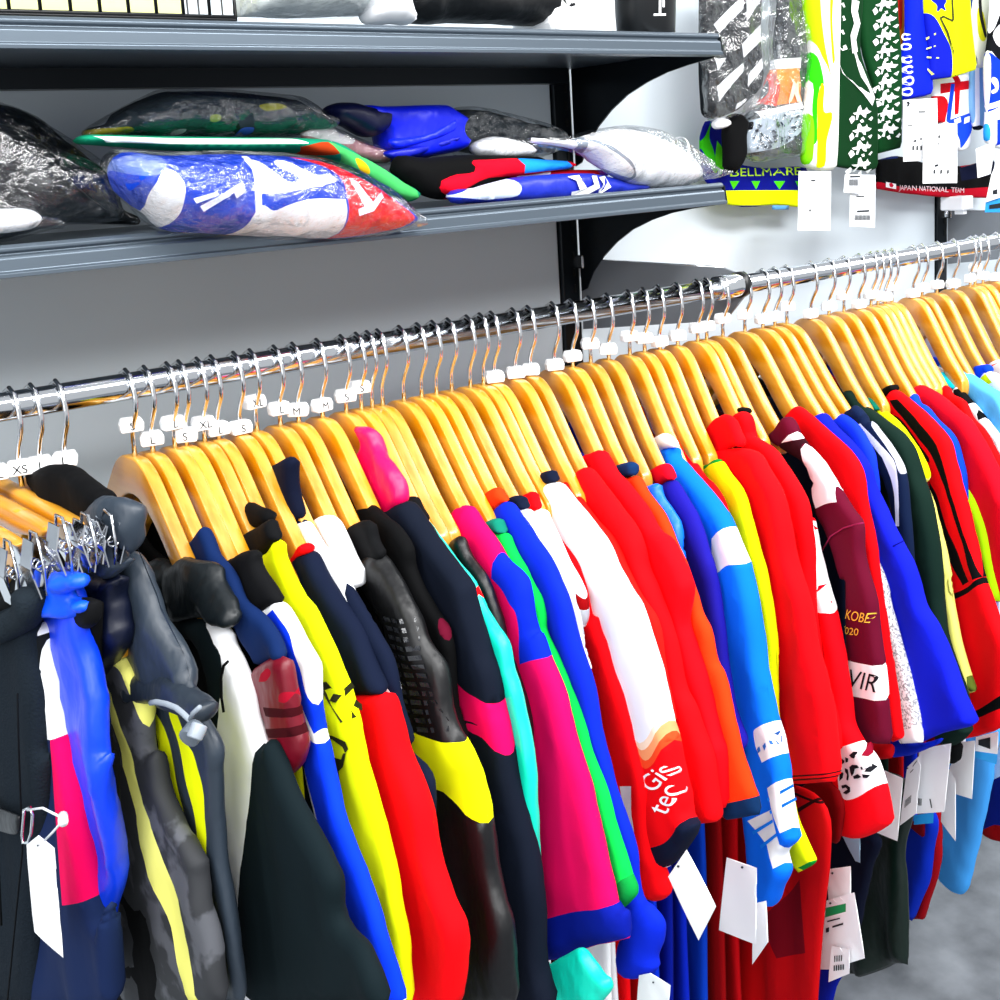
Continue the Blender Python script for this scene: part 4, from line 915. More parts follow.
# ------------------------------------------------------------------ goods on the lower shelf
def lay(name, Y, label, cat, parts, group=None, T=.02, film=None, fold=.002):
    """Something lying on a shelf, its long side to the shopper, Y = distance of its middle."""
    x, y, _ = px(parts[0][2])[0]; d = ray(x, y); X = d[0] * Y / d[1]; Z = CAM[2] + d[2] * Y / d[1]
    fr = Frame((X, Y, Z), 0); t = root(name, fr, label, cat, group); NTH[0] += 1; inf = []
    for i, p in enumerate(parts):
        nm, c, out = p[:3]; pat = p[3] if len(p) > 3 else (); kw = dict(p[4]) if len(p) > 4 else {}
        kw.setdefault('T', T); kw.setdefault('wd', kw['T'] * 1.1); kw.setdefault('fold', fold); kw.setdefault('off', .001 * i)
        inf.append(slab(nm, t, fr, out, c, pat, seed=NTH[0] * 19 + i, **kw))
    if film:
        slab('plastic_bag', t, fr, film, '#ffffff/film', T=T + .006, wd=T, fold=.002, wrinkle=.007, seed=NTH[0] * 19 + 8, single=True, off=.002)
    return t, fr, inf
GB = 'bagged kit on the lower shelf'
ZT = ZLO
def droop(u, v, z0=None): return .0 * u
lay('bagged_jacket', 1.19, 'black folded jacket in a clear crinkled bag at the left end of the lower shelf', 'bagged clothing', [
  ('folded_cloth', '#0b0d11/shiny', "f:-400,150 0,165 160,232 340,352 540,500 660,640 700,800 820,880 700,900 300,890 -400,960", (), dict(T=.05, wd=.09, wrinkle=.012)),
], GB, T=.05, film="f:-400,140 0,158 165,222 350,340 560,490 645,565 700,790 815,885 650,905 200,900 -400,980", fold=.006)
lay('bagged_jacket', 1.10, 'dark folded garment in a clear bag with bright creases, in front at the far left', 'bagged clothing', [
  ('folded_cloth', '#0d1014/shiny', "f:-400,260 0,280 100,330 220,400 330,500 430,640 590,800 640,850 400,890 -400,950", (), dict(T=.04, wd=.07, wrinkle=.012))],
  GB, T=.04, film="f:-400,250 0,262 110,310 230,380 350,440 640,560 680,700 700,860 600,890 400,905 -400,970", fold=.006)
lay('bagged_shirt', 1.055, 'white item in a small clear bag at the very left of the lower shelf', 'bagged clothing', [
  ('folded_cloth', 'white', "f:-500,810 0,805 130,802 220,830 240,880 180,930 0,960 -500,990", (), dict(T=.016))], GB, T=.018, film="f:-500,800 0,795 130,790 230,830 395,905 250,930 150,960 0,985 -500,1020")
droop = lambda u, v: np.clip((-.008 - v) / .03, 0, 1) * .0
t, fr, inf = lay('bagged_towel', 1.035, 'rolled blue, white and red towel in a clear bag bulging over the shelf edge', 'bagged towel', [
  ('towel', '#2452c8/knit', "e:70,260 90,222 130,214 220,224 420,220 600,228 700,245 800,290 880,342 930,385 940,412 910,438 760,464 600,464 440,456 300,448 230,440 180,400 120,360 80,320",
   [('white', "e:190,290! 225,262 258,300 262,360 258,405 240,442! 215,438 190,400 170,340"), ('#6f86c8', "e:120,225 215,222 230,250 200,275 150,285 90,260"),
    ('white', "e:455,236! 490,240 560,300 600,290 540,250 580,240 640,280 690,278! 700,300 600,325 480,335 470,300"),
    ('white', "e:480,370 520,385 560,370 640,350 722,352! 730,400 724,466! 600,466 430,458! 450,430"),
    ('white', "e:460,225! 478,225! 486,458! 468,458!"), ('#e8102c', "e:606,226! 700,243 800,288 880,340 935,385 942,412 912,440 726,468! 735,400 720,310 690,262")],
   dict(T=.045, wd=.06, wrinkle=.005))], GB, T=.045, film="e:40,235 80,208 220,214 420,210 610,220 710,236 810,280 890,335 940,378 976,420 910,446 760,472 600,472 440,464 260,456 170,420 95,345 50,290", fold=.003)
strokes('white_lettering', t, fr, inf[0], ["e:280,350 340,330 350,340 290,364", "e:300,372 370,330 384,340 312,388", "e:345,345 400,310 412,322 352,358", "e:390,330 420,300 428,330 402,350", "e:740,290 770,300 800,360 840,330 836,345 800,385 760,400 755,380 775,372"], '#dfe6fb/ink', .004)
lay('bagged_pennant', 1.115, 'green and white edged pack curving over the rolled towel', 'bagged clothing', [
  ('folded_cloth', '#1d9a78', "e:-20,170 30,162 300,168 600,172 720,182 800,228 900,292 965,345 900,352 840,320 780,285 720,240 640,222 600,214 300,212 60,196 -10,190",
   [('#f2fbf6', "e:20,168! 300,175 600,176 640,190 300,192 60,186!"), ('#b04818', "e:620,200! 700,185 740,215 650,222!"), ('#58c070', "e:700,184! 800,228 900,292 965,346 900,354 840,322 790,285!"), ('#e0c020', "e:780,235 800,240 820,275 800,272")],
   dict(T=.03, wrinkle=.004))], GB, T=.03)
lay('bagged_shirt', 1.16, 'dark patterned shirt in a clear bag on top of the stack', 'bagged clothing', [
  ('folded_cloth', '#3b444b', "e:0,150 60,130 90,95 190,50 240,38 420,40 590,60 640,90 700,128 650,168 300,172 20,172",
   [('#101a34', "e:230,42! 420,36 600,56! 590,72! 420,60 300,52!"), ('#9a9a20', "e:480,82 540,76 560,88 500,98"), ('#20342a', "e:350,120 400,112 430,150 470,165 380,165 345,150"), ('#8a9a1a', "e:345,112 370,110 372,125 350,128"), ('#5068c8', "e:430,150 470,146 476,166 436,168"),
    ('#e8eaec', "e:255,152 285,148 285,160 255,162"), ('#a8a028', "e:0,150 70,145 130,150 100,165 0,168")], dict(T=.045, wd=.05, wrinkle=.008))],
  GB, T=.045, film="e:-10,155 40,120 85,95 190,40 240,30 420,32 600,52 660,90 708,128 660,172 300,178 0,176", fold=.004)
lay('bagged_shirt', 1.14, 'pale pink and grey pack with its flap poking out right of the towel stack', 'bagged clothing', [
  ('folded_cloth', '#a87a80', "e:640,160 700,140 760,160 910,215 895,245 800,235 700,200", [('#c8c4c6', "e:640,160! 700,140 760,160 800,180 740,190!")], dict(T=.012, wrinkle=.004))], GB, T=.014, film="e:630,165 700,132 765,155 918,215 895,252 790,240 690,205")
t, fr, inf = lay('folded_banner', 1.14, 'royal blue folded vinyl banner with loose layered ends', 'banner', [
  ('vinyl', '#0a28d8/shiny', "g:10,275 60,268 215,264! 262,298! 250,332 268,352! 256,380! 180,395 100,410! 70,370 60,330", (), dict(T=.03, wd=.012, wrinkle=.004)),
  ('wrapped_end', '#0b1440/shiny', "g:-65,268 -20,258 20,268 70,275 72,320 30,345 -20,320 -60,300", (), dict(T=.03)),
  ('layer', '#0e30e8/shiny', "g:90,350 180,335 250,300 262,300 254,330 190,355 110,372", (), dict(T=.008, off=.026, wrinkle=.004)),
  ('layer', '#081fb0/shiny', "g:80,380 180,362 262,338 268,352 200,378 110,400", (), dict(T=.008, off=.024, wrinkle=.004))], GB, T=.03)
lay('bagged_shirt', 1.22, 'smoky grey bag lying behind the royal blue banner', 'bagged clothing', [
  ('folded_cloth', '#4a5258/shiny', "g:240,290 270,275 340,280 430,305 520,332 500,380 260,380", (), dict(T=.02, wrinkle=.006))], GB, T=.02, film="g:235,285 270,268 345,275 520,330 480,390 250,390")
lay('bagged_shirt', 1.10, 'black folded kit at the bottom of the middle stack', 'bagged clothing', [
  ('folded_cloth', '#08090b', "g:95,405 180,395 280,388 460,392 480,420 300,480 230,500 150,480", (), dict(T=.02))], GB, T=.02)
lay('bagged_shirt', 1.13, 'white crumpled bag on the middle stack', 'bagged clothing', [
  ('folded_cloth', 'white', "g:295,370 320,348 360,343 430,360 445,385 400,398 330,398", (), dict(T=.02, wrinkle=.006))], GB, T=.02, film="g:285,370 320,340 365,335 440,352 495,368 488,385 440,398 320,405")
lay('folded_shirt', 1.09, 'red folded shirt with a sky blue sleeve in the middle stack', 'folded shirt', [
  ('folded_cloth', '#e00030', "g:285,402 340,398 420,396 545,404 545,420 480,432 425,440 330,452 240,488 196,462 230,440 290,425", [('#2a9ae8', "g:420,394! 546,402! 546,422! 424,434!")], dict(T=.014))], GB, T=.014)
lay('folded_shirt', 1.10, 'dark red folded shirt below the red and sky blue one', 'folded shirt', [
  ('folded_cloth', '#b8001c', "g:180,470 230,486 330,450 430,428 620,425 640,440 500,460 350,470 240,500", [('white', "g:400,436! 440,428! 490,430 480,440 410,450!")], dict(T=.012))], GB, T=.012)
t, fr, inf = lay('folded_shirt', 1.075, 'blue folded shirt with white letters at the front of the lower shelf', 'folded shirt', [
  ('folded_cloth', '#2238b0/shiny', "g:235,492 300,470 380,448 440,440 600,434 690,458 740,470 640,490 480,502 300,508", [('#c8d2e8', "g:235,492! 300,470 385,446 410,465 400,490 330,500!")], dict(T=.016, wrinkle=.003))], GB, T=.016)
strokes('white_lettering', t, fr, inf[0], ["g:528,442 560,438 572,470 590,462 588,440 602,440 606,470 576,490 540,492 536,480 556,476 548,452", "g:606,444 628,440 634,468 610,488 604,476 618,464"], 'white/ink', .003)
lay('bagged_shirt', 1.075, 'white folded shirt in a crinkled clear bag at the right end of the lower shelf', 'bagged clothing', [
  ('folded_cloth', 'white', "g:440,345 520,352 590,335 650,322 700,326 760,350 800,372 850,440 760,470 690,462 640,445 570,385 520,368 450,360", [('#9aa3ad', "g:560,345 600,352 660,400 690,440 680,455 640,442 575,385"), ('white', "g:575,360 610,368 660,410 680,440 660,440 620,410")], dict(T=.03, wd=.04, wrinkle=.007)),
], GB, T=.032, film="g:430,342 520,342 590,325 700,315 770,340 840,390 890,420 930,432 860,452 760,478 680,468 620,445 560,390 450,368", fold=.004)
fr = Frame((1.0, 1.06, ZLO), 0)
# clear plastic cone at the shelf end
q0 = fr.uv(*px("g:840,398")[0][:2]); t = root('plastic_cup', Frame(fr.at(q0[0], q0[1]), 0), 'clear plastic cup lying on its side at the shelf end', 'cup')
ax = Vector((.85, -.1, -.30)).normalized()
V, F = tube_geo([ax * -.018, ax * -.015, ax * .035, ax * .042], [.024, .0225, .012, .011], 24, False); mesh('cup_wall', V, F, mat('#ffffff', 'film'), t, True)
V, F = tube_geo([ax * -.019, ax * -.016], [.0245, .0245], 24, False); mesh('cup_rim', V, F, mat('#e8eaec', 'plastic'), t, True)

# ------------------------------------------------------------------ goods on the upper shelf
def on_upper(x, y, Y): d = ray(x, y); return Vector((d[0] * Y / d[1], Y, ZUP))
p0 = on_upper(-60, 14, 1.06); p1 = on_upper(235, 14, 1.06); Wb = p1.x - p0.x
t = root('wire_basket', Frame((p1.x - .26, 1.10, ZUP), 0), 'black wire basket at the left of the upper shelf', 'basket')
BLKW = mat('#0b0c0e', 'plastic'); sid = []; V = []; F = []
for z in (.006, .06, .115): tube_geo([(-.26, -.04, z), (.26, -.04, z), (.26, .16, z), (-.26, .16, z), (-.26, -.04, z)], .0024, 6, True, V, F)
mesh('rim_wire', V, F, BLKW, t, True)
V = []; F = []
for k in range(21):
    x = -.26 + k * .026; tube_geo([(x, -.0405, .115), (x, -.0405, .004), (x, .16, .004)], .0019, 6, True, V, F)
for k in range(8):
    y = -.04 + k * .028; tube_geo([(.26, y, .115), (.26, y, .004), (-.26, y, .004)], .0019, 6, True, V, F)
mesh('grid_wire', V, F, BLKW, t, True)
t = root('card_folder', Frame((p1.x - .225, 1.13, ZUP + .008), 0), 'pale yellow folder standing in the wire basket', 'folder')
V, F = box_geo((0, 0, .05), (.40, .012, .1)); mesh('cover', V, F, mat('#e8e8a0', 'paper'), t, bevel=.002)
V, F = box_geo((0, .012, .048), (.38, .010, .094)); mesh('paper_stack', V, F, mat('#f2f2ea', 'paper'), t)
t = root('card_folder', Frame((p1.x - .055, 1.16, ZUP + .008), 0), 'white leaning card beside the pale folder in the basket', 'folder')
V, F = box_geo((0, 0, .05), (.07, .02, .1), rot=None); mesh('cover', V, F, mat('#dcdedc', 'paper'), t, bevel=.002)
lay('bagged_shirt', 1.10, 'white crumpled bag standing right of the wire basket', 'bagged clothing', [
  ('folded_cloth', '#e6eae8', "h:590,40 600,-60 760,-90 880,-60 940,0 950,40 760,50 620,48", (), dict(T=.05, wrinkle=.012))], 'bags on the upper shelf', T=.05, film="h:585,42 590,-70 760,-100 890,-70 960,0 965,45 760,56 600,50")
lay('bagged_shirt', 1.08, 'white bag with a folded flap left of the black bowl', 'bagged clothing', [
  ('folded_cloth', 'white', "h:880,-60 960,-80 1010,30 1015,62 960,64 905,60 890,10", (), dict(T=.03, wrinkle=.006))], 'bags on the upper shelf', T=.03)
lay('cap', 1.11, 'black cap in a dark bag on the upper shelf', 'cap', [
  ('folded_cloth', '#15171a/shiny', "g:90,-30 240,-60 400,-50 480,0 475,70 380,74 200,68 110,62", (), dict(T=.045, wd=.05, wrinkle=.008, on=-.8))], 'bags on the upper shelf', T=.045)
# white box and black cup
a = on_upper(553, 29, 1.07); b_ = on_upper(617, 30, 1.07)
t = root('storage_box', Frame(((a.x + b_.x) / 2, 1.11, ZUP), 0), 'white rounded box between the black cap and the black cup', 'box')
V, F = box_geo((0, 0, .06), (b_.x - a.x, .09, .12)); mesh('body', V, F, mat('#f2f4f5', 'plastic'), t, bevel=.012)
V, F = box_geo((0, 0, .128), (b_.x - a.x + .008, .098, .014)); mesh('lid', V, F, mat('#e6e9ec', 'plastic'), t, bevel=.005)
a = on_upper(622, 30, 1.07); b_ = on_upper(680, 31, 1.07); rr = (b_.x - a.x) * .40
t = root('tumbler', Frame(((a.x + b_.x) / 2, 1.08, ZUP), 0), 'black tumbler with a white mark near the end of the upper shelf', 'cup')
V, F = tube_geo([(0, 0, 0), (0, 0, .002), (0, 0, .11), (0, 0, .15)], [rr * .86, rr * .9, rr * 1.05, rr * 1.1], 36); mesh('body', V, F, mat('#0e1012', 'plastic'), t, True)
V = []; F = []
for (x0, x1, z0, z1) in ((-.007, .009, .020, .0225), (-.001, .002, .0225, .045), (.004, .007, .030, .045)):
    k = len(V)
    for x, z in ((x0, z0), (x1, z0), (x1, z1), (x0, z1)):
        V.append((x - .012, -math.sqrt((rr * (.905 + z * 1.4)) ** 2 - (x - .012) ** 2) - .0008, z))
    F.append((k, k + 1, k + 2, k + 3))
mesh('white_mark', V, F, mat('#f4f5f6', 'ink'), t)

# ------------------------------------------------------------------ merchandise hanging upper right
t = root('display_bar', Frame((1.9, 1.30, H + .46), 0), 'chromed display bar above the scarves', 'bar')
V, F = tube_geo([(-.65, 0, 0), (1.2, 0, 0)], .010, 20); mesh('tube', V, F, CHR, t, True)
for x in (-.6, .3, 1.1):
    V, F = tube_geo([(x, 0, 0), (x, .06, 0)], .008, 12); mesh('wall_stub', V, F, CHR, t, True)
GM = 'scarves and packs hanging upper right'
def hangup(name, Y, label, cat, parts, T=.006, group=GM, film=None, fold=.002):
    return lay(name, Y, label, cat, parts, group, T, film, fold)
def stripes(lines): return [('white', s) for s in lines]
t, fr, inf = hangup('bagged_scarf', 1.24, 'black and white diagonally striped scarf in a clear bag beside the shelf end', 'scarf', [
  ('cloth', '#1c2228', "d:60,-260! 440,-260! 420,0 415,300 420,520 330,640 260,700 90,740 60,600 50,300",
   stripes(["d:110,160! 300,-20! 300,60! 150,215!", "d:320,-20! 450,-160! 450,-40! 320,140!", "d:290,280! 415,155! 415,260! 300,365!", "d:135,545! 300,395! 300,450! 150,640!", "d:330,470! 420,365! 425,430! 330,545!", "d:120,375! 200,365! 140,450!", "d:260,690! 262,650! 330,618! 320,640!", "d:100,-40! 240,-200! 330,-220! 130,0!"]), dict(T=.012)),
], T=.014, film="d:40,-270 450,-270 480,0 470,300 470,560 400,660 260,730 80,750 50,600 30,300")
t, fr, inf = hangup('bagged_scarf', 1.26, 'folded black pouch with a grey print and an orange card, hanging in a clear bag', 'bagged clothing', [
  ('cloth', '#24292e/foil', "d:480,-260! 700,-260! 715,200 730,420 735,620 715,780 690,940 560,980 330,980 325,740 400,660 500,380",
   [('#ffffff/paper', "d:505,375! 650,365! 655,430! 510,440!"), ('#fb8a18/paper', "d:510,436! 650,428! 665,640! 500,660! 480,560"), ('#f03018/paper', "d:420,650! 470,570 505,440! 520,560 495,670!"), ('#ffffff/paper', "d:385,700! 665,640! 672,680! 560,700 410,745!"),
    ('#b8c2cc', "d:335,760! 400,740 560,700 680,690! 690,780 640,850 520,920 330,960!")], dict(T=.014, wrinkle=.006)),
  ('print', '#11151a', "d:340,800 380,760 470,790 560,850 540,880 470,830 380,810", (), dict(T=.002, off=.014, wrinkle=.003)),
], T=.016, film="d:470,-270 715,-270 725,200 745,420 748,640 725,800 700,960 560,990 320,990 315,740 395,650 490,370")
rs = random.Random(5); bl = []
for k in range(90):
    x = rs.uniform(345, 670); y = rs.uniform(720, 930); r = rs.uniform(5, 15)
    if y < 760 and x < 400 or y > 1010 - .28 * x + 80: continue
    bl.append(f"d:{x:.0f},{y:.0f} {x + r:.0f},{y - r * .6:.0f} {x + r * 1.6:.0f},{y + r * .4:.0f} {x + r * .6:.0f},{y + r:.0f}")
strokes('printed_pattern', t, fr, inf[0], bl, '#2a3440/ink', .003)
strokes('flame_print', t, fr, inf[0], ["d:580,640 600,520 590,480 620,530 640,500 640,580 655,640 630,640 615,590 600,640"], '#fff0c8/ink', .003)
hangup('pouch', 1.25, 'small black pouch at the bottom of the striped scarf', 'pouch', [
  ('cloth', 'black', "d:215,740 330,735 325,860 320,990 225,1090 205,960", (), dict(T=.012)),
  ('button', 'white/plastic', "d:135,770 170,740 230,750 232,790 150,808", (), dict(T=.008, off=.01))], T=.012)
t, fr, inf = hangup('scarf', 1.29, 'blue scarf with a yellow hem and lettering curving behind the packs', 'scarf', [
  ('cloth', '#0b1a8c', "b:75,380! 130,376 140,440 140,500 260,525 390,525 385,600! 380,645 300,640 150,640 70,560! 60,440",
   [('#3fb81a', "b:92,378! 75,420 62,450 80,500 110,540 98,470 85,430"), ('#5ad01e', "b:110,440! 130,470 125,545 105,500"), ('#5ad01e', "b:150,566! 176,566! 160,592!"), ('#5ad01e', "b:216,566! 244,566! 230,592!"), ('#5ad01e', "b:290,566! 320,566! 305,592!"), ('#5ad01e', "b:355,566! 384,566! 370,592!"),
    ('#e8f408', "b:60,596! 390,594! 385,645 300,642 150,642 60,640!")], dict(T=.005)),
], T=.006)
text('lettering', t, fr, inf[0], 'BELLMARE', (728, 176.5), (799, 175), 8, '#b8e42a/ink')
hangup('card_tag', 1.275, 'small blue label under the yellow hem', 'tag', [('card', '#5aa0d8/paper', "b:288,642! 340,642! 338,655! 288,655!", (), dict(T=.001))], T=.001, group=None)
# white/green/yellow scarf
hangup('scarf', 1.24, 'white scarf with fluorescent green and yellow streaks', 'scarf', [
  ('cloth', '#f6f8f2', "c:-8,-120! 178,-120! 178,200 175,500 165,700 150,850! 70,850 10,800 20,500 35,260 20,100",
   [('lime', "c:5,-120! 75,-120! 80,60 100,220 130,380 110,330 80,280 40,180 20,80"), ('#3cc814', "c:20,220 45,250 75,330 92,420 70,440 60,560 65,700 50,720 40,560 45,420 25,330"), ('#eef40a', "c:60,500 80,420 95,440 92,560 130,570 105,700 100,830 70,830 65,700"), ('#8ae01a', "c:10,560 40,580 50,700 40,820 5,800"), ('lime', "c:130,-120! 150,-120! 140,100 152,300 140,320 128,100")], dict(T=.012)),
], T=.012)
# green scarf with white leaf pattern, two hanging ends
def leafpat(x, y0, n, st, sk=0.):
    o = []; rl = random.Random(x)
    for k in range(n):
        y = y0 + k * st; xx = x + sk * k; j = lambda: rl.uniform(-5, 5)
        for P in ([(-45, 8), (-22, 2), (-14, -22), (-4, -30), (4, -8), (20, -10), (26, -24), (34, -8), (54, -4), (40, 8), (22, 12), (24, 30), (8, 26), (2, 12), (-10, 14), (-16, 42), (-28, 40), (-22, 18), (-34, 16)],
                  [(-62, 36), (-46, 18), (-36, 24), (-30, 44), (-50, 58)], [(34, 40), (56, 26), (62, 30), (50, 48)], [(-4, 44), (10, 36), (14, 50), (2, 56)]):
            o.append('c:' + ' '.join(f'{xx + a + j() * .6:.0f},{y + b_ + j() * .6:.0f}' for a, b_ in P))
    return o
t, fr, inf = hangup('scarf', 1.25, 'dark green scarf with white leaf print, its two ends side by side', 'scarf', [
  ('hanging_end', '#0c4a24', "c:300,-140! 470,-140! 475,100 490,300 495,500 495,740! 380,770! 370,500 300,200", (), dict(T=.007)),
  ('hanging_end', '#0a4220', "c:178,-140! 305,-140! 300,60 290,250 340,420 375,540 382,840! 340,858 150,832! 160,640 185,400 178,200", (), dict(T=.007, off=.014)),
], T=.007)
strokes('leaf_print', t, fr, inf[0], leafpat(405, -60, 10, 78, 2), '#f2f5f2/ink', .0015)
strokes('leaf_print', t, fr, inf[1], leafpat(288, 560, 4, 86, 0) + ["c:225,250 250,230 275,300 330,360 358,490 345,530 300,470 250,420 200,370 190,300", "c:240,0 280,10 270,60 285,120 260,200 270,260 240,270 230,180 250,120 235,60"] + [f"c:{x},{y} {x + 18},{y - 14} {x + 26},{y + 8} {x + 6},{y + 16}" for x, y in ((180, 30), (182, 95), (178, 165), (190, 240))], '#f2f5f2/ink', .0015)
hangup('scarf', 1.29, 'thin orange and yellow scarf edge between the green and blue scarves', 'scarf', [
  ('cloth', '#f09a20', "c:468,-140! 530,-140! 520,60 505,300 490,300 485,150", [('#d83018', "c:470,-140! 500,-140! 505,60 490,160 478,90")], dict(T=.006))])
t, fr, inf = hangup('scarf', 1.255, 'blue scarf with white ring lettering down its edge', 'scarf', [
  ('cloth', '#0a2ed0', "c:525,-140! 625,-140! 630,150 650,470! 600,485 505,500! 500,300 520,150", (), dict(T=.008))], T=.008)
def ring(x, y, r, a0=0, a1=360):
    n = 16; A = [math.radians(a0 + (a1 - a0) * k / n) for k in range(n + 1)]
    return ' '.join(['c:' + ' '.join(f'{x + r * .8 * math.cos(a):.1f},{y + r * math.sin(a):.1f}' for a in A), ' '.join(f'{x + r * .42 * math.cos(a):.1f},{y + r * .5 * math.sin(a):.1f}' for a in A[::-1])])
strokes('white_lettering', t, fr, inf[0], [ring(522, 460, 22), ring(525, 405, 24), ring(524, 350, 22, 30, 330), ring(520, 300, 20, 20, 330), ring(517, 235, 18), ring(520, 185, 18, 40, 330)], '#f4f6f8/ink', .0015)
t, fr, inf = hangup('scarf', 1.245, 'yellow towel with a blue sunburst corner', 'towel', [
  ('cloth', '#eaf206', "c:610,-140! 830,-140! 840,100 872,350! 740,390 650,402! 640,250 620,80",
   [('#1428b8', "c:620,60! 660,90 700,160 735,260 740,388! 650,402! 640,250 622,80!"), ('#1428b8', "c:640,-10 700,-30 715,10 705,30 712,55 690,45 670,60 668,30")], dict(T=.007))], T=.007)
strokes('sun_rays', t, fr, inf[0], ["c:632,190 662,166 664,174 634,200", "c:634,240 664,228 664,234 634,248", "c:636,282 684,288 684,294 636,290", "c:640,340 664,372 658,376 638,350"], '#d8d878/ink', .0012)
strokes('outline_print', t, fr, inf[0], ["c:738,-20 746,-20 750,100 742,112 700,90 690,96 720,160 745,260 765,380 758,382 738,264 712,166 680,90 698,80 740,102"], '#3a3a18/ink', .0012)
hangup('towel', 1.285, 'red and white crossed flag towel with blue checks', 'towel', [
  ('cloth', 'white', "c:655,395! 850,370! 855,520 830,740! 790,752 700,620 660,600",
   [('#d01428', "c:690,420! 860,400! 860,440 690,470!"), ('#d01428', "c:760,380! 790,376! 780,570! 762,575!"), ('#c81024', "c:655,480! 730,500 720,610! 690,615 655,600!"), ('#1a50d0', "c:745,420! 762,420! 745,600! 725,605!"), ('#2458d8', "c:725,605! 850,560! 850,640! 800,740 790,700 760,640"),
    ('white', "c:760,600! 790,585! 795,610! 765,622!"), ('white', "c:810,590! 835,580! 832,610! 808,620!")], dict(T=.006))])
hangup('scarf', 1.27, 'cream and blue knitted scarf with yellow edge, narrow fold', 'scarf', [
  ('cloth', '#e4e6da', "c:825,-140! 930,-140! 940,100 915,320 880,340 860,300 840,150", [('#405a8c', "c:835,-140! 855,-140! 850,150 880,320 865,320 840,150"), ('#d8d820', "c:880,40 910,180 890,210 872,150"), ('#303030', "c:872,-140! 884,-140! 890,60 910,180 900,190 876,60")], dict(T=.010))], T=.01)
hangup('scarf', 1.275, 'pale blue and navy striped scarf end', 'scarf', [
  ('cloth', '#88b4dc', "c:850,330! 915,310! 920,560 910,640 860,650! 845,540", [('white', "c:866,340! 885,335! 890,640! 862,640!"), ('#0e1830', "c:840,640! 905,630 940,690 900,720 835,750!")], dict(T=.006))])
t, fr, inf = hangup('scarf', 1.30, 'black and crimson national team scarf lying horizontally at the back', 'scarf', [
  ('cloth', '#06070a', "c:378,800! 480,780 600,810 800,830 960,800 955,880! 940,990! 700,985 500,965 380,945!",
   [('#c00a30', "c:378,908! 500,935 700,948 945,935! 940,990! 700,985 500,965 380,946!"), ('#a01030', "c:800,830! 870,815 870,825 800,845!"), ('#101a3c', "c:790,840! 960,800 955,870 800,905!"), ('#15306c', "c:378,770! 470,760 480,790 380,800!")], dict(T=.005)),
], T=.006)
text('lettering', t, fr, inf[0], 'JAPAN NATIONAL TEAM', (896, 191.5), (962, 194.5), 6.5, '#e8c8d0/ink')
strokes('flag_badge', t, fr, inf[0], ["c:416,910 464,920 464,946 416,936"], '#f0e8ea/ink', .0012)
strokes('flag_badge', t, fr, inf[0], ["c:430,918 442,914 452,926 446,938 434,934"], '#c00a30/ink', .0018)
hangup('jersey', 1.23, 'white jersey with black and blue print at the top right corner', 'jersey', [
  ('cloth', 'white', "c:960,-140! 1100,-140! 1100,760! 970,740! 925,700 930,560 920,330 940,200",
   [('#10141c', "c:985,70! 1040,60! 1040,200! 1000,330! 940,250! 945,190"), ('white', "c:955,180 990,120 1030,130 1030,200 990,240"), ('#1048d8', "c:940,260! 1040,360! 1040,500! 940,560!"), ('white', "c:942,400 970,395 975,450 950,470 944,455 962,440"), ('white', "c:940,520! 1040,480! 1040,510! 940,548!"), ('#1048d8', "c:970,600! 1040,590! 1040,700! 970,730!"), ('#38a8e8', "c:905,640! 930,600 940,700 920,720")], dict(T=.008))], T=.008, group=None)
# hanging price tags
def ctag(Y, poly, label, prints=(), hl=None, strip=None, c='#f8f9fa'):
    x, y, _ = px(poly)[0]; d = ray(x, y); fr = Frame((d[0] * Y / d[1], Y, CAM[2]), 0)
    o, f2, i2 = htag(fr, 0, poly, label, hole=hl, prints=prints, strip=strip, c=c)
    return o
def bars_(x, y, w, h, n, z='c'): return [f"{z}:{x + w * k / n:.1f},{y} {x + w * (k + .5) / n:.1f},{y} {x + w * (k + .5) / n:.1f},{y + h} {x + w * k / n:.1f},{y + h}" for k in range(n)]
ctag(1.20, "b:372,535 473,535 471,720 369,720", 'tall blank white tag below the fluorescent streaked scarf', ["b:408,562 422,562 422,566 408,566", "b:402,656 406,652 408,660 404,662"])
ctag(1.22, "b:533,546 612,546 610,712 530,708", 'grey white barcode tag below the dark green scarf', bars_(545, 672, 50, 16, 12, 'b') + ["b:552,658 590,656 590,661 552,663", "b:550,612 575,612 575,615 550,615"], c='#e2e6ea')
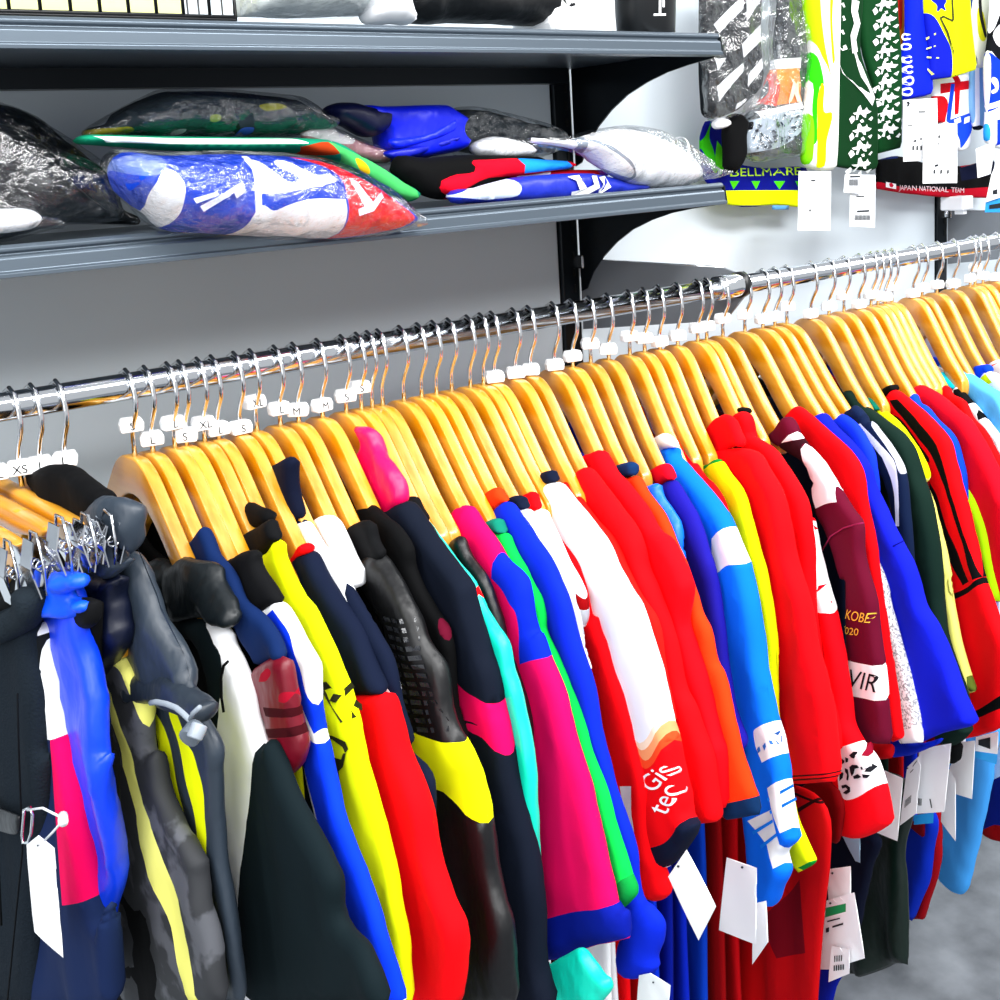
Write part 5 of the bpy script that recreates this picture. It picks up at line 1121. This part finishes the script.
ctag(1.215, "b:516,545 570,545 566,606 512,602", 'small barcode tag overlapping the one below the dark green scarf', bars_(528, 560, 28, 20, 8, 'b') + ["b:530,550 562,549 562,553 530,554"], c='#dfe3e8')
ctag(1.20, "c:518,500 687,490 690,790 600,805 518,808", 'wide white tag in front of the red and white towel', ["c:528,512 540,506 548,516 540,534 530,530 538,520", "c:590,556 626,556 626,562 590,562", "c:536,626 560,626 560,630 536,630", "c:566,702 580,698 580,708 566,710", "c:600,690 606,690 606,700 600,700"] + [f"c:{560 + 20 * k},730 {568 + 20 * k},728 {568 + 20 * k},750 {560 + 20 * k},752" for k in range(4)])
ctag(1.19, "c:620,624 787,615 787,915 615,918", 'white tag overlapping lower right of the wide white one', ["c:690,676 698,676 698,690 690,692", "c:688,716 694,716 694,722 688,722", "c:672,824 690,820 690,830 672,834"] + [f"c:{666 + 34 * k},850 {674 + 34 * k},848 {674 + 34 * k},866 {666 + 34 * k},870" for k in range(3)])
ctag(1.20, "c:880,745 975,710 955,870 890,890", 'small white tag by the pale blue scarf end')
ctag(1.18, "c:960,870 1010,750 1010,985 930,1010", 'white tag at the right edge over a blue card', ["c:962,952 985,945 985,970 962,972"])
ctag(1.185, "c:930,1012 1010,985 1010,1062 925,1062", 'blue printed card at the right edge under the white tag', ["c:945,1025 1000,1015 1000,1040 945,1045"], c='#1a94e0')
# white sensor box on the second post
d = ray(966, 203); Yb = 1.27; X = d[0] * Yb / d[1]; Z = CAM[2] + d[2] * Yb / d[1]
t = root('security_sensor', Frame((X, Yb, Z), 0), 'white plastic box fixed beside the second dark post', 'box')
V, F = box_geo((0, .02, 0), (.038, .05, .028)); mesh('case', V, F, mat('#eef0f4', 'plastic'), t, bevel=.003)
V, F = box_geo((-.002, .01, -.018), (.012, .02, .008)); mesh('foot', V, F, mat('#f4f5f7', 'plastic'), t, bevel=.001)
V, F = tube_geo([(-.02, .03, -.014), (-.02, .03, -.026)], .0035, 10); mesh('screw', V, F, CHR, t, True)
bpy.context.view_layer.update()
